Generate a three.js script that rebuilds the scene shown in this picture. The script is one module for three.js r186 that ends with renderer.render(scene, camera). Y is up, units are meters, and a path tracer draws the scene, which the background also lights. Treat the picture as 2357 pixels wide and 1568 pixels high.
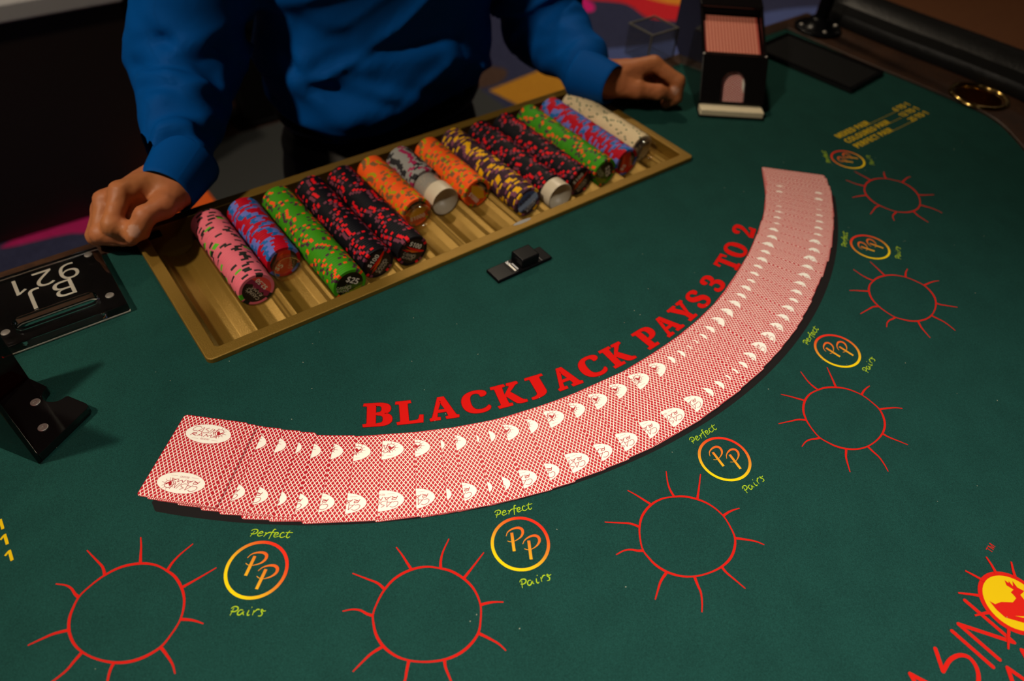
import * as THREE from 'three';
import { mergeGeometries, mergeVertices, toCreasedNormals } from 'three/addons/utils/BufferGeometryUtils.js';
import { RoundedBoxGeometry } from 'three/addons/geometries/RoundedBoxGeometry.js';
import { FontLoader } from 'three/addons/loaders/FontLoader.js';
import { RectAreaLightUniformsLib } from 'three/addons/lights/RectAreaLightUniformsLib.js';

// ---------------------------------------------------------------- camera, light, exposure
const F = 0.98;                                   // height of the felt above the floor
const scene = new THREE.Scene();
scene.background = new THREE.Color(0, 0, 0);      // closed room: no sky
const renderer = new THREE.WebGLRenderer();
renderer.toneMapping = THREE.LinearToneMapping;
renderer.toneMappingExposure = 1.0;
renderer.shadowMap.enabled = true;
RectAreaLightUniformsLib.init();

const camera = new THREE.PerspectiveCamera(2 * Math.atan(784 / 1627.85) * 180 / Math.PI, 2357 / 1568, 0.02, 30);
{
  const pitch = 0.8033, roll = -0.0751, yaw = 0.6985;
  const sp = Math.sin(pitch), cp = Math.cos(pitch), sy = Math.sin(yaw), cy = Math.cos(yaw), cr = Math.cos(roll), sr = Math.sin(roll);
  const U = new THREE.Vector3(cy, 0, sy), V = new THREE.Vector3(sy * sp, cp, -cy * sp);
  const right = U.clone().multiplyScalar(cr).addScaledVector(V, -sr), up = U.clone().multiplyScalar(sr).addScaledVector(V, cr);
  const back = new THREE.Vector3(-sy * cp, sp, cy * cp);
  camera.quaternion.setFromRotationMatrix(new THREE.Matrix4().makeBasis(right, up, back));
  camera.position.set(-0.4399, F + 0.5421, 0.8532);
  camera.focus = 0.655;
  camera.userData.fStop = 3.5;
}
const CEIL = 3.05;
// ceiling downlights: [x, z, intensity, aim x, aim z, half angle in degrees, label, colour]
const LAMPS = [
  [-0.42, 1.52, 19.5, -0.22, 1.08, 25, 'round ceiling downlight over the front of the table', [1.0, 0.94, 0.85]],
  [0.95, -1.05, 7.5, 0.25, 0.15, 32, 'round ceiling downlight behind the far right corner of the table', [1.0, 0.82, 0.60]],
  [-1.55, 0.10, 15.5, -0.26, -0.04, 28, 'round ceiling downlight off the left end of the table', [1.0, 0.86, 0.68]],
  [2.6, -2.2, 12, 2.4, -1.8, 44, 'round ceiling downlight over the carpet aisle', [1.0, 0.88, 0.74]],
  [-1.3, -0.95, 11, -0.7, -1.5, 38, 'round ceiling downlight above the dark brown cabinet', [1.0, 0.86, 0.70]],
  [4.7, -0.6, 7, 4.4, -0.6, 42, 'round ceiling downlight by the right hand wall', [1.0, 0.84, 0.66]],
];

// ---------------------------------------------------------------- helpers
let seed = 12345;
const rnd = () => { seed = (seed + 0x6d2b79f5) | 0; let t = Math.imul(seed ^ (seed >>> 15), 1 | seed); t = (t + Math.imul(t ^ (t >>> 7), 61 | t)) ^ t; return ((t ^ (t >>> 14)) >>> 0) / 4294967296; };
const rr = (a, b) => a + (b - a) * rnd();
const D2R = Math.PI / 180;
const V3 = (x, y, z) => new THREE.Vector3(x, y, z);
const used = new Map();
const numbered = (n) => { const k = used.get(n) || 0; used.set(n, k + 1); return k ? n + '_' + String(k).padStart(3, '0') : n; };
const lin = (r, g, b) => new THREE.Color().setRGB(r, g, b);
function mesh(name, geo, mat, parent) {
  const m = new THREE.Mesh(geo, mat); m.name = name; m.castShadow = true; m.receiveShadow = true;
  if (parent) parent.add(m);
  return m;
}
function tag(o, label, category, group) { o.userData.label = label; o.userData.category = category; if (group) o.userData.group = group; return o; }
function thing(name, label, category, pos, group) {
  const o = new THREE.Group(); o.name = numbered(name); if (pos) o.position.set(...pos); scene.add(o);
  return tag(o, label, category, group);
}
function single(name, geo, mat, label, category, group) { const m = mesh(numbered(name), geo, mat, scene); return tag(m, label, category, group); }
function structure(name, geo, mat) { const m = mesh(name, geo, mat, scene); m.userData.kind = 'structure'; return m; }
const box = (w, h, d, x = 0, y = 0, z = 0, r = 0) => {
  const g = r ? new RoundedBoxGeometry(w, h, d, 3, r) : new THREE.BoxGeometry(w, h, d); g.translate(x, y, z); return g;
};
const plain = (g) => { const o = (g.index ? g.toNonIndexed() : g.clone()); for (const k of Object.keys(o.attributes)) if (!['position', 'normal', 'uv'].includes(k)) o.deleteAttribute(k); return o; };
const merge = (list) => mergeGeometries(list.map(plain));
const cyl = (r1, r2, h, seg = 32) => new THREE.CylinderGeometry(r1, r2, h, seg);
// value noise
const hash = (x, y, z) => { let h = Math.imul(x, 374761393) ^ Math.imul(y, 668265263) ^ Math.imul(z, 2147483647 ^ 0x5bd1e995); h = Math.imul(h ^ (h >>> 13), 1274126177); return ((h ^ (h >>> 16)) >>> 0) / 4294967296; };
const sm = (t) => t * t * (3 - 2 * t);
function noise3(x, y, z) {
  const X = Math.floor(x), Y = Math.floor(y), Zz = Math.floor(z), u = sm(x - X), v = sm(y - Y), w = sm(z - Zz);
  const L = (a, b, t) => a + (b - a) * t;
  return L(L(L(hash(X, Y, Zz), hash(X + 1, Y, Zz), u), L(hash(X, Y + 1, Zz), hash(X + 1, Y + 1, Zz), u), v),
    L(L(hash(X, Y, Zz + 1), hash(X + 1, Y, Zz + 1), u), L(hash(X, Y + 1, Zz + 1), hash(X + 1, Y + 1, Zz + 1), u), v), w) * 2 - 1;
}
// tileable noise texture: f(u, v) -> [r, g, b] in 0..255
function dataTex(n, f, srgb, rep = 1) {
  const d = new Uint8Array(n * n * 4);
  for (let j = 0; j < n; j++) for (let i = 0; i < n; i++) { const c = f(i, j); const k = (j * n + i) * 4; d[k] = c[0]; d[k + 1] = c[1]; d[k + 2] = c[2]; d[k + 3] = 255; }
  const t = new THREE.DataTexture(d, n, n); t.wrapS = t.wrapT = THREE.RepeatWrapping; t.magFilter = THREE.LinearFilter; t.minFilter = THREE.LinearMipmapLinearFilter; t.generateMipmaps = true;
  if (srgb) t.colorSpace = THREE.SRGBColorSpace; t.repeat.set(rep, rep); t.needsUpdate = true; return t;
}
const clampB = (v) => Math.max(0, Math.min(255, v));
function canvasTex(w, h, draw) {
  const c = document.createElement('canvas'); c.width = w; c.height = h; const g = c.getContext('2d'); draw(g, w, h);
  const t = new THREE.CanvasTexture(c); t.colorSpace = THREE.SRGBColorSpace; t.magFilter = THREE.LinearFilter; t.anisotropy = 8; return t;
}
// wrap noise for tiles
const wn = (i, j, n, cell, s) => { const m = n / cell, x = i / cell, y = j / cell, X = Math.floor(x), Y = Math.floor(y), u = sm(x - X), v = sm(y - Y); const h = (a, b) => hash(((a % m) + m) % m, ((b % m) + m) % m, s); const L = (a, b, t) => a + (b - a) * t; return L(L(h(X, Y), h(X + 1, Y), u), L(h(X, Y + 1), h(X + 1, Y + 1), u), v); };
// planar uv in metres (x, z)
function uvXZ(g, s = 1) { const p = g.attributes.position, uv = new Float32Array(p.count * 2); for (let i = 0; i < p.count; i++) { uv[2 * i] = p.getX(i) * s; uv[2 * i + 1] = p.getZ(i) * s; } g.setAttribute('uv', new THREE.BufferAttribute(uv, 2)); return g; }
// box-projected uv in metres
function uvBox(g, s = 1) {
  const o = g.index ? g.toNonIndexed() : g; o.computeVertexNormals; const p = o.attributes.position, n = o.attributes.normal, uv = new Float32Array(p.count * 2);
  for (let i = 0; i < p.count; i++) {
    const ax = Math.abs(n.getX(i)), ay = Math.abs(n.getY(i)), az = Math.abs(n.getZ(i));
    let a, b; if (ay >= ax && ay >= az) { a = p.getX(i); b = p.getZ(i); } else if (ax >= az) { a = p.getZ(i); b = p.getY(i); } else { a = p.getX(i); b = p.getY(i); }
    uv[2 * i] = a * s; uv[2 * i + 1] = b * s;
  }
  o.setAttribute('uv', new THREE.BufferAttribute(uv, 2)); return o;
}
const smoothPath = (pts, closed, n) => { const c = new THREE.CatmullRomCurve3(pts.map((p) => V3(p[0], 0, p[1])), closed, 'centripetal'); const q = c.getPoints(n); if (closed) q.pop(); return q.map((p) => [p.x, p.z]); };
// flat ribbon in the x-z plane (y = 0), facing up; width(t) in metres
function ribbon(pts, width, closed) {
  const n = pts.length, pos = [], idx = [];
  const wf = typeof width === 'function' ? width : () => width;
  for (let i = 0; i < n; i++) {
    const a = pts[closed ? (i + n - 1) % n : Math.max(0, i - 1)], b = pts[closed ? (i + 1) % n : Math.min(n - 1, i + 1)];
    let dx = b[0] - a[0], dz = b[1] - a[1]; const l = Math.hypot(dx, dz) || 1; dx /= l; dz /= l;
    const w = wf(n > 1 ? i / (n - 1) : 0) / 2, p = pts[i];
    pos.push(p[0] - dz * w, 0, p[1] + dx * w, p[0] + dz * w, 0, p[1] - dx * w);
  }
  const m = closed ? n : n - 1;
  for (let i = 0; i < m; i++) { const a = 2 * i, b = 2 * ((i + 1) % n); idx.push(a, b, a + 1, a + 1, b, b + 1); }
  const g = new THREE.BufferGeometry(); g.setAttribute('position', new THREE.Float32BufferAttribute(pos, 3)); g.setIndex(idx);
  const nn = new Float32Array(pos.length); for (let i = 1; i < nn.length; i += 3) nn[i] = 1; g.setAttribute('normal', new THREE.BufferAttribute(nn, 3));
  g.setAttribute('uv', new THREE.BufferAttribute(new Float32Array(pos.length / 3 * 2), 2));
  return g;
}
// flat shape (THREE.Shape in x, y-up-page) laid on the table: page x -> x, page y -> -z
function flat(shapes, seg = 10) { const g = new THREE.ShapeGeometry(shapes, seg); g.rotateX(-Math.PI / 2); return g; }
function disc(r, seg = 48) { const g = new THREE.CircleGeometry(r, seg); g.rotateX(-Math.PI / 2); return g; }
function setColor(g, f) { const p = g.attributes.position, c = new Float32Array(p.count * 3), k = new THREE.Color(); for (let i = 0; i < p.count; i++) { f(k, p.getX(i), p.getY(i), p.getZ(i)); c[3 * i] = k.r; c[3 * i + 1] = k.g; c[3 * i + 2] = k.b; } g.setAttribute('color', new THREE.BufferAttribute(c, 3)); return g; }
const polyShape = (pts) => { const s = new THREE.Shape(); pts.forEach((p, i) => (i ? s.lineTo(p[0], p[1]) : s.moveTo(p[0], p[1]))); s.closePath(); return s; };
function roundRect(x0, y0, x1, y1, r, P = THREE.Shape) { const s = new P(); s.moveTo(x0 + r, y0); s.lineTo(x1 - r, y0); s.absarc(x1 - r, y0 + r, r, -Math.PI / 2, 0, false); s.lineTo(x1, y1 - r); s.absarc(x1 - r, y1 - r, r, 0, Math.PI / 2, false); s.lineTo(x0 + r, y1); s.absarc(x0 + r, y1 - r, r, Math.PI / 2, Math.PI, false); s.lineTo(x0, y0 + r); s.absarc(x0 + r, y0 + r, r, Math.PI, Math.PI * 1.5, false); return s; }
// slab: shape given in (x, z) table coordinates, from y0 to y1
function slab(shape, y0, y1, bevel = 0, seg = 12) {
  const h = y1 - y0, b = bevel;
  const g = new THREE.ExtrudeGeometry(shape, { depth: h - 2 * b, bevelEnabled: b > 0, bevelThickness: b, bevelSize: b, bevelOffset: -b, bevelSegments: 3, curveSegments: seg });
  g.rotateX(Math.PI / 2); g.translate(0, y1 - b, 0); return g;   // (x, y, z) -> (x, -z, y)
}
// naive surface nets over a signed distance field, cell h, box lo..hi
function surfaceNets(f, lo, hi, h, relax = 0) {
  const nx = Math.ceil((hi[0] - lo[0]) / h) + 1, ny = Math.ceil((hi[1] - lo[1]) / h) + 1, nz = Math.ceil((hi[2] - lo[2]) / h) + 1;
  const v = new Float32Array(nx * ny * nz), id = (i, j, k) => (k * ny + j) * nx + i;
  for (let k = 0; k < nz; k++) for (let j = 0; j < ny; j++) for (let i = 0; i < nx; i++) v[id(i, j, k)] = f(lo[0] + i * h, lo[1] + j * h, lo[2] + k * h);
  const vi = new Int32Array(nx * ny * nz).fill(-1), pos = [], idx = [];
  const c = [0, 0, 0, 0, 0, 0, 0, 0];
  for (let k = 0; k < nz - 1; k++) for (let j = 0; j < ny - 1; j++) for (let i = 0; i < nx - 1; i++) {
    let m = 0; for (let q = 0; q < 8; q++) { c[q] = v[id(i + (q & 1), j + ((q >> 1) & 1), k + (q >> 2))]; if (c[q] < 0) m |= 1 << q; }
    if (m === 0 || m === 255) continue;
    let x = 0, y = 0, z = 0, n = 0;
    for (let a = 0; a < 8; a++) for (const bit of [1, 2, 4]) { const b = a ^ bit; if (b < a) continue; if ((c[a] < 0) === (c[b] < 0)) continue; const t = c[a] / (c[a] - c[b]); x += (a & 1) + (bit === 1 ? t : 0); y += ((a >> 1) & 1) + (bit === 2 ? t : 0); z += (a >> 2) + (bit === 4 ? t : 0); n++; }
    vi[id(i, j, k)] = pos.length / 3; pos.push(lo[0] + (i + x / n) * h, lo[1] + (j + y / n) * h, lo[2] + (k + z / n) * h);
  }
  const quad = (a, b, d, e, flip) => { if (a < 0 || b < 0 || d < 0 || e < 0) return; if (flip) idx.push(a, d, b, a, e, d); else idx.push(a, b, d, a, d, e); };
  for (let k = 1; k < nz - 1; k++) for (let j = 1; j < ny - 1; j++) for (let i = 1; i < nx - 1; i++) {
    const s = v[id(i, j, k)] < 0;
    if (s !== (v[id(i + 1, j, k)] < 0)) quad(vi[id(i, j - 1, k - 1)], vi[id(i, j, k - 1)], vi[id(i, j, k)], vi[id(i, j - 1, k)], !s);
    if (s !== (v[id(i, j + 1, k)] < 0)) quad(vi[id(i - 1, j, k - 1)], vi[id(i - 1, j, k)], vi[id(i, j, k)], vi[id(i, j, k - 1)], !s);
    if (s !== (v[id(i, j, k + 1)] < 0)) quad(vi[id(i - 1, j - 1, k)], vi[id(i, j - 1, k)], vi[id(i, j, k)], vi[id(i - 1, j, k)], !s);
  }
  for (let it = 0; it < relax; it++) { // even out the grid steps
    const acc = new Float32Array(pos.length), cnt = new Float32Array(pos.length / 3);
    for (let t = 0; t < idx.length; t += 3) for (const [a, b] of [[0, 1], [1, 2], [2, 0]]) { const p = idx[t + a], q = idx[t + b]; cnt[p]++; cnt[q]++; for (let c3 = 0; c3 < 3; c3++) { acc[3 * p + c3] += pos[3 * q + c3]; acc[3 * q + c3] += pos[3 * p + c3]; } }
    for (let p = 0; p < cnt.length; p++) if (cnt[p]) for (let c3 = 0; c3 < 3; c3++) pos[3 * p + c3] += (acc[3 * p + c3] / cnt[p] - pos[3 * p + c3]) * 0.6;
  }
  const g = new THREE.BufferGeometry(); g.setAttribute('position', new THREE.Float32BufferAttribute(pos, 3)); g.setIndex(idx);
  g.setAttribute('uv', new THREE.BufferAttribute(new Float32Array(pos.length / 3 * 2), 2));
  g.computeVertexNormals(); return g;
}
const smin = (a, b, k) => { const h = Math.max(k - Math.abs(a - b), 0) / k; return Math.min(a, b) - h * h * k * 0.25; };
// tapered capsule distance: segment a-b with radii ra, rb
function cone(px, py, pz, a, b, ra, rb) {
  const bx = b[0] - a[0], by = b[1] - a[1], bz = b[2] - a[2], ax = px - a[0], ay = py - a[1], az = pz - a[2];
  const t = Math.max(0, Math.min(1, (ax * bx + ay * by + az * bz) / (bx * bx + by * by + bz * bz)));
  return Math.hypot(ax - bx * t, ay - by * t, az - bz * t) - (ra + (rb - ra) * t);
}
const ell = (px, py, pz, c, r) => { const x = (px - c[0]) / r[0], y = (py - c[1]) / r[1], z = (pz - c[2]) / r[2], k = Math.hypot(x, y, z); return (k - 1) * Math.min(r[0], r[1], r[2]); };

// ---------------------------------------------------------------- materials
const std = (o) => new THREE.MeshStandardMaterial(o);
const phy = (o) => new THREE.MeshPhysicalMaterial(o);
const feltMap = dataTex(1024, (i, j) => {
  const w = (((i * 3 + j * 2) % 12) / 12 - 0.5) * 7 + (((i * 2 - j * 3 + 3072) % 12) / 12 - 0.5) * 5;
  const n = (wn(i, j, 1024, 2, 1) - 0.5) * 30 + (wn(i, j, 1024, 8, 2) - 0.5) * 3 + (wn(i, j, 1024, 128, 3) - 0.5) * 4 + w;
  return [clampB(23 + n * 0.4), clampB(60 + n * 0.9), clampB(54 + n * 0.8)];
}, true, 6);
const feltBump = dataTex(512, (i, j) => { const n = clampB(128 + (wn(i, j, 512, 2, 5) - 0.5) * 150 + (wn(i, j, 512, 8, 6) - 0.5) * 60); return [n, n, n]; }, false, 8);
const M = {
  felt: phy({ specularIntensity: 0.15, map: feltMap, bumpMap: feltBump, bumpScale: 0.00018, roughness: 0.95 }),
  feltEdge: std({ color: lin(0.01, 0.04, 0.028), roughness: 0.95 }),
  redInk: phy({ specularIntensity: 0.15, color: lin(0.54, 0.011, 0.006), roughness: 0.9 }),
  letterInk: phy({ specularIntensity: 0.15, vertexColors: true, roughness: 0.85 }),
  inkGradient: phy({ specularIntensity: 0.15, vertexColors: true, roughness: 0.85 }),
  yellowInk: phy({ specularIntensity: 0.15, color: lin(0.64, 0.42, 0.003), roughness: 0.85 }),
  limeInk: phy({ specularIntensity: 0.15, color: lin(0.36, 0.52, 0.012), roughness: 0.85 }),
  blackInk: phy({ specularIntensity: 0.15, color: lin(0.012, 0.010, 0.010), roughness: 0.8 }),
  wood: std({ map: dataTex(512, (i, j) => { const g = wn(i, j, 512, 64, 11) * 22 + wn((i >> 4) << 4, j, 512, 4, 12) * 14 + wn(i, j, 512, 2, 13) * 8; return [clampB(30 + g), clampB(15 + g * 0.7), clampB(6 + g * 0.45)]; }, true, 3), roughness: 0.42 }),
  leather: phy({ specularIntensity: 0.5, color: lin(0.008, 0.008, 0.008), roughness: 0.4, bumpMap: dataTex(512, (i, j) => { const n = clampB(128 + (wn(i, j, 512, 8, 15) - 0.5) * 200 + (wn(i, j, 512, 4, 16) - 0.5) * 80); return [n, n, n]; }, false, 10), bumpScale: 0.0004 }),
  brass: std({ color: lin(0.62, 0.40, 0.12), metalness: 1, roughness: 0.16 }),
  gold: std({ color: lin(0.245, 0.138, 0.019), metalness: 0.55, roughness: 0.46, bumpMap: dataTex(512, (i, j) => { const n = clampB(128 + (wn(i, j, 512, 2, 21) - 0.5) * 150 + (wn(i, j, 512, 8, 22) - 0.5) * 90); return [n, n, n]; }, false, 14), bumpScale: 0.00025 }),
  bareMetal: std({ color: lin(0.20, 0.20, 0.20), metalness: 0.6, roughness: 0.5 }),
  blackPlastic: phy({ specularIntensity: 0.16, color: lin(0.004, 0.004, 0.0045), roughness: 0.25 }),
  blackMatte: phy({ specularIntensity: 0.3, color: lin(0.006, 0.006, 0.006), roughness: 0.55 }),
  blackAcrylic: phy({ color: lin(0.006, 0.005, 0.005), roughness: 0.12, clearcoat: 0.6, clearcoatRoughness: 0.08 }),
  clear: phy({ color: lin(1, 1, 1), transmission: 1, roughness: 0.04, thickness: 0.01, ior: 1.49 }),
  clearPane: phy({ color: lin(0.92, 0.92, 0.90), transmission: 1, roughness: 0.05, thickness: 0, ior: 1.49 }),
  frosted: phy({ color: lin(0.30, 0.28, 0.24), transmission: 0.7, roughness: 0.3, thickness: 0, ior: 1.49 }),
  redAcrylic: phy({ color: lin(0.36, 0.006, 0.006), transmission: 1, roughness: 0.06, thickness: 0, ior: 1.49 }),
  dullSteel: std({ color: lin(0.20, 0.18, 0.16), metalness: 0.7, roughness: 0.55 }),
  steel: std({ color: lin(0.50, 0.47, 0.43), metalness: 0.9, roughness: 0.48 }),
  lint: phy({ specularIntensity: 0.1, color: lin(0.24, 0.27, 0.20), roughness: 1 }),
  whitePaint: std({ color: lin(0.78, 0.72, 0.60), roughness: 0.5 }),
  cream: std({ color: lin(0.72, 0.62, 0.42), roughness: 0.45 }),
  cabinet: std({ color: lin(0.020, 0.011, 0.007), roughness: 0.45 }),
  counter: std({ color: lin(0.56, 0.54, 0.52), roughness: 0.5 }),
  mat: std({ color: lin(0.030, 0.031, 0.027), roughness: 0.85 }),
  wall: std({ color: lin(0.10, 0.055, 0.03), roughness: 0.9 }),
  ceiling: std({ color: lin(0.25, 0.22, 0.18), roughness: 0.95 }),
  lampTrim: std({ color: lin(0.6, 0.58, 0.54), metalness: 0.6, roughness: 0.4 }),
};
const font = async (n) => new FontLoader().loadAsync('fonts/droid/' + n + '.typeface.json');
const serifBold = await font('droid_serif_bold'), sansBold = await font('droid_sans_bold'), sansReg = await font('droid_sans_regular');

// ---------------------------------------------------------------- the room
{
  const X0 = -3.2, X1 = 5.6, Z0 = -3.6, Z1 = 3.6, t = 0.15;
  const carpet = canvasTex(2048, 2048, (g, w) => {
    // x from -3.2 to 5.6, z from -3.6 to 5.2 : 8.8 m square
    const P = (x, z) => [(x - X0) / 8.8 * w, (z - Z0) / 8.8 * w];
    g.fillStyle = '#2a2c4a'; g.fillRect(0, 0, w, w);
    const blob = (col, pts) => { g.fillStyle = col; g.beginPath(); const q = smoothPath(pts, true, pts.length * 8); q.forEach((p, i) => { const [a, b] = P(p[0], p[1]); i ? g.lineTo(a, b) : g.moveTo(a, b); }); g.closePath(); g.fill(); };
    const swirl = (cx, cz, r, cols) => { cols.forEach((c, i) => { const k = r * (1 - i * 0.3), pts = []; for (let a = 0; a < 7; a++) pts.push([cx + Math.cos(a / 7 * 6.283) * k * rr(0.75, 1.25), cz + Math.sin(a / 7 * 6.283) * k * rr(0.5, 0.9)]); blob(c, pts); }); };
    for (let i = 0; i < 34; i++) { const x = rr(X0, X1), z = rr(Z0, 3.6); if (z < -1.1 && z > -2.6 && x > -0.9 && x < 3.4) continue; swirl(x, z, rr(0.12, 0.34), [['#a80f58', '#d4141c', '#e87a14'], ['#c8101c', '#e8941a'], ['#36406c', '#4c5a8c']][i % 3]); }
    blob('#4a5688', [[1.9, -1.7], [2.4, -1.55], [3.4, -1.5], [3.9, -1.2], [3.6, -0.8], [2.4, -1.2]]);
    blob('#b00a5c', [[-0.62, -1.53], [-0.36, -1.60], [-0.28, -1.56], [-0.36, -1.46], [-0.42, -1.49]]);
    blob('#c00818', [[-0.12, -1.60], [0.12, -1.64], [0.10, -1.50], [-0.06, -1.48]]);
    blob('#f06010', [[-0.10, -1.475], [0.06, -1.49], [0.12, -1.36], [-0.12, -1.36]]);
    g.fillStyle = '#c8860e'; g.beginPath(); [[1.36, -1.585], [1.40, -1.36], [1.80, -1.36], [1.78, -1.46], [1.69, -1.625]].forEach((p, i) => { const [a, b] = P(p[0], p[1]); i ? g.lineTo(a, b) : g.moveTo(a, b); }); g.fill();
    blob('#4a3020', [[1.2, -1.95], [1.55, -1.72], [1.45, -1.62], [1.25, -1.66]]);
    blob('#e00878', [[2.30, -2.25], [2.42, -2.28], [2.46, -2.12], [2.38, -2.03], [2.28, -2.10]]);
    blob('#d81420', [[2.62, -2.3], [2.98, -2.2], [3.02, -1.78], [2.78, -1.68], [2.60, -1.80], [2.62, -2.02], [2.46, -2.20]]);
    blob('#e8901c', [[2.78, -2.1], [3.1, -2.0], [3.05, -1.84], [2.88, -1.86]]);
    g.fillStyle = '#5a3008'; g.fillRect(...P(4.05, Z0), w, w);
    g.fillStyle = '#3a1c0c'; g.fillRect(...P(0.03, -2.6), 0.9 / 8.8 * w, 0.82 / 8.8 * w);
    const im = g.getImageData(0, 0, w, w), d = im.data;
    for (let i = 0; i < d.length; i += 4) { const n = (rnd() - 0.5) * 26; d[i] += n; d[i + 1] += n; d[i + 2] += n; }
    g.putImageData(im, 0, 0);
  });
  const fg = new THREE.BoxGeometry(X1 - X0 + 2 * t, t, 8.8); fg.translate((X0 + X1) / 2, -t / 2, Z0 + 4.4);
  { const p = fg.attributes.position, uv = fg.attributes.uv; for (let i = 0; i < p.count; i++) uv.setXY(i, (p.getX(i) - X0) / 8.8, 1 - (p.getZ(i) - Z0) / 8.8); }
  structure('floor', fg, std({ map: carpet, roughness: 0.97 }));
  structure('ceiling', box(X1 - X0 + 2 * t, t, Z1 - Z0 + 2 * t, (X0 + X1) / 2, CEIL + t / 2, (Z0 + Z1) / 2), M.ceiling);
  structure('wall_back', box(X1 - X0 + 2 * t, CEIL, t, (X0 + X1) / 2, CEIL / 2, Z0 - t / 2), M.wall);
  structure('wall_front', box(X1 - X0 + 2 * t, CEIL, t, (X0 + X1) / 2, CEIL / 2, Z1 + t / 2), M.wall);
  structure('wall_left', box(t, CEIL, Z1 - Z0, X0 - t / 2, CEIL / 2, (Z0 + Z1) / 2), M.wall);
  structure('wall_right', box(t, CEIL, Z1 - Z0, X1 + t / 2, CEIL / 2, (Z0 + Z1) / 2), M.wall);
}
// ceiling downlights: a trim ring, a glowing lens and the light just below it
for (const [x, z, inten, ax, az, ang, label, rgb] of LAMPS) {
  const tint = lin(...rgb);
  const o = thing('ceiling_downlight', label, 'ceiling light', [x, CEIL, z], 'ceiling downlights');
  const ring = new THREE.LatheGeometry([[0.085, 0], [0.12, 0], [0.125, -0.006], [0.115, -0.014], [0.09, -0.014], [0.085, -0.008], [0.085, 0]].map((p) => new THREE.Vector2(...p)), 40);
  mesh('trim_ring', ring, M.lampTrim, o);
  const g = cyl(0.085, 0.085, 0.004, 40); g.translate(0, -0.004, 0);
  mesh('lens', g, std({ color: lin(0.1, 0.1, 0.1), emissive: tint, emissiveIntensity: 9 }), o);
  const s = new THREE.SpotLight(tint, inten, 0, ang * D2R, 0.9, 2);
  s.position.set(x, CEIL - 0.03, z); s.target.position.set(ax, F, az); s.castShadow = true; s.shadow.radius = 4;
  scene.add(s, s.target);
}

// ---------------------------------------------------------------- the table
const table = thing('blackjack_table', 'blackjack table with green printed felt, wooden rail and black padded armrest', 'table');
const TRAY = { x0: -0.376, x1: 0.332, z0: 0.053, z1: 0.310 };
const arcPath = (() => { // felt outline from the back right corner round the players' side to the back left
  const half = [[0.842, 0.08], [0.846, 0.25], [0.855, 0.40], [0.852, 0.492], [0.785, 0.588], [0.675, 0.725], [0.51, 0.87], [0.28, 0.985], [0, 1.03]];
  const pts = [...half, ...half.slice(0, -1).reverse().map((p) => [-p[0], p[1]])];
  return smoothPath(pts, false, 120);
})();
const offsetPath = (d) => arcPath.map((p, i) => { const a = arcPath[Math.max(0, i - 1)], b = arcPath[Math.min(arcPath.length - 1, i + 1)]; const dx = b[0] - a[0], dz = b[1] - a[1], l = Math.hypot(dx, dz); return [p[0] + dz / l * d * 1, p[1] - dx / l * d * 1]; });
const outer = offsetPath(0.105);
let felt;
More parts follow.
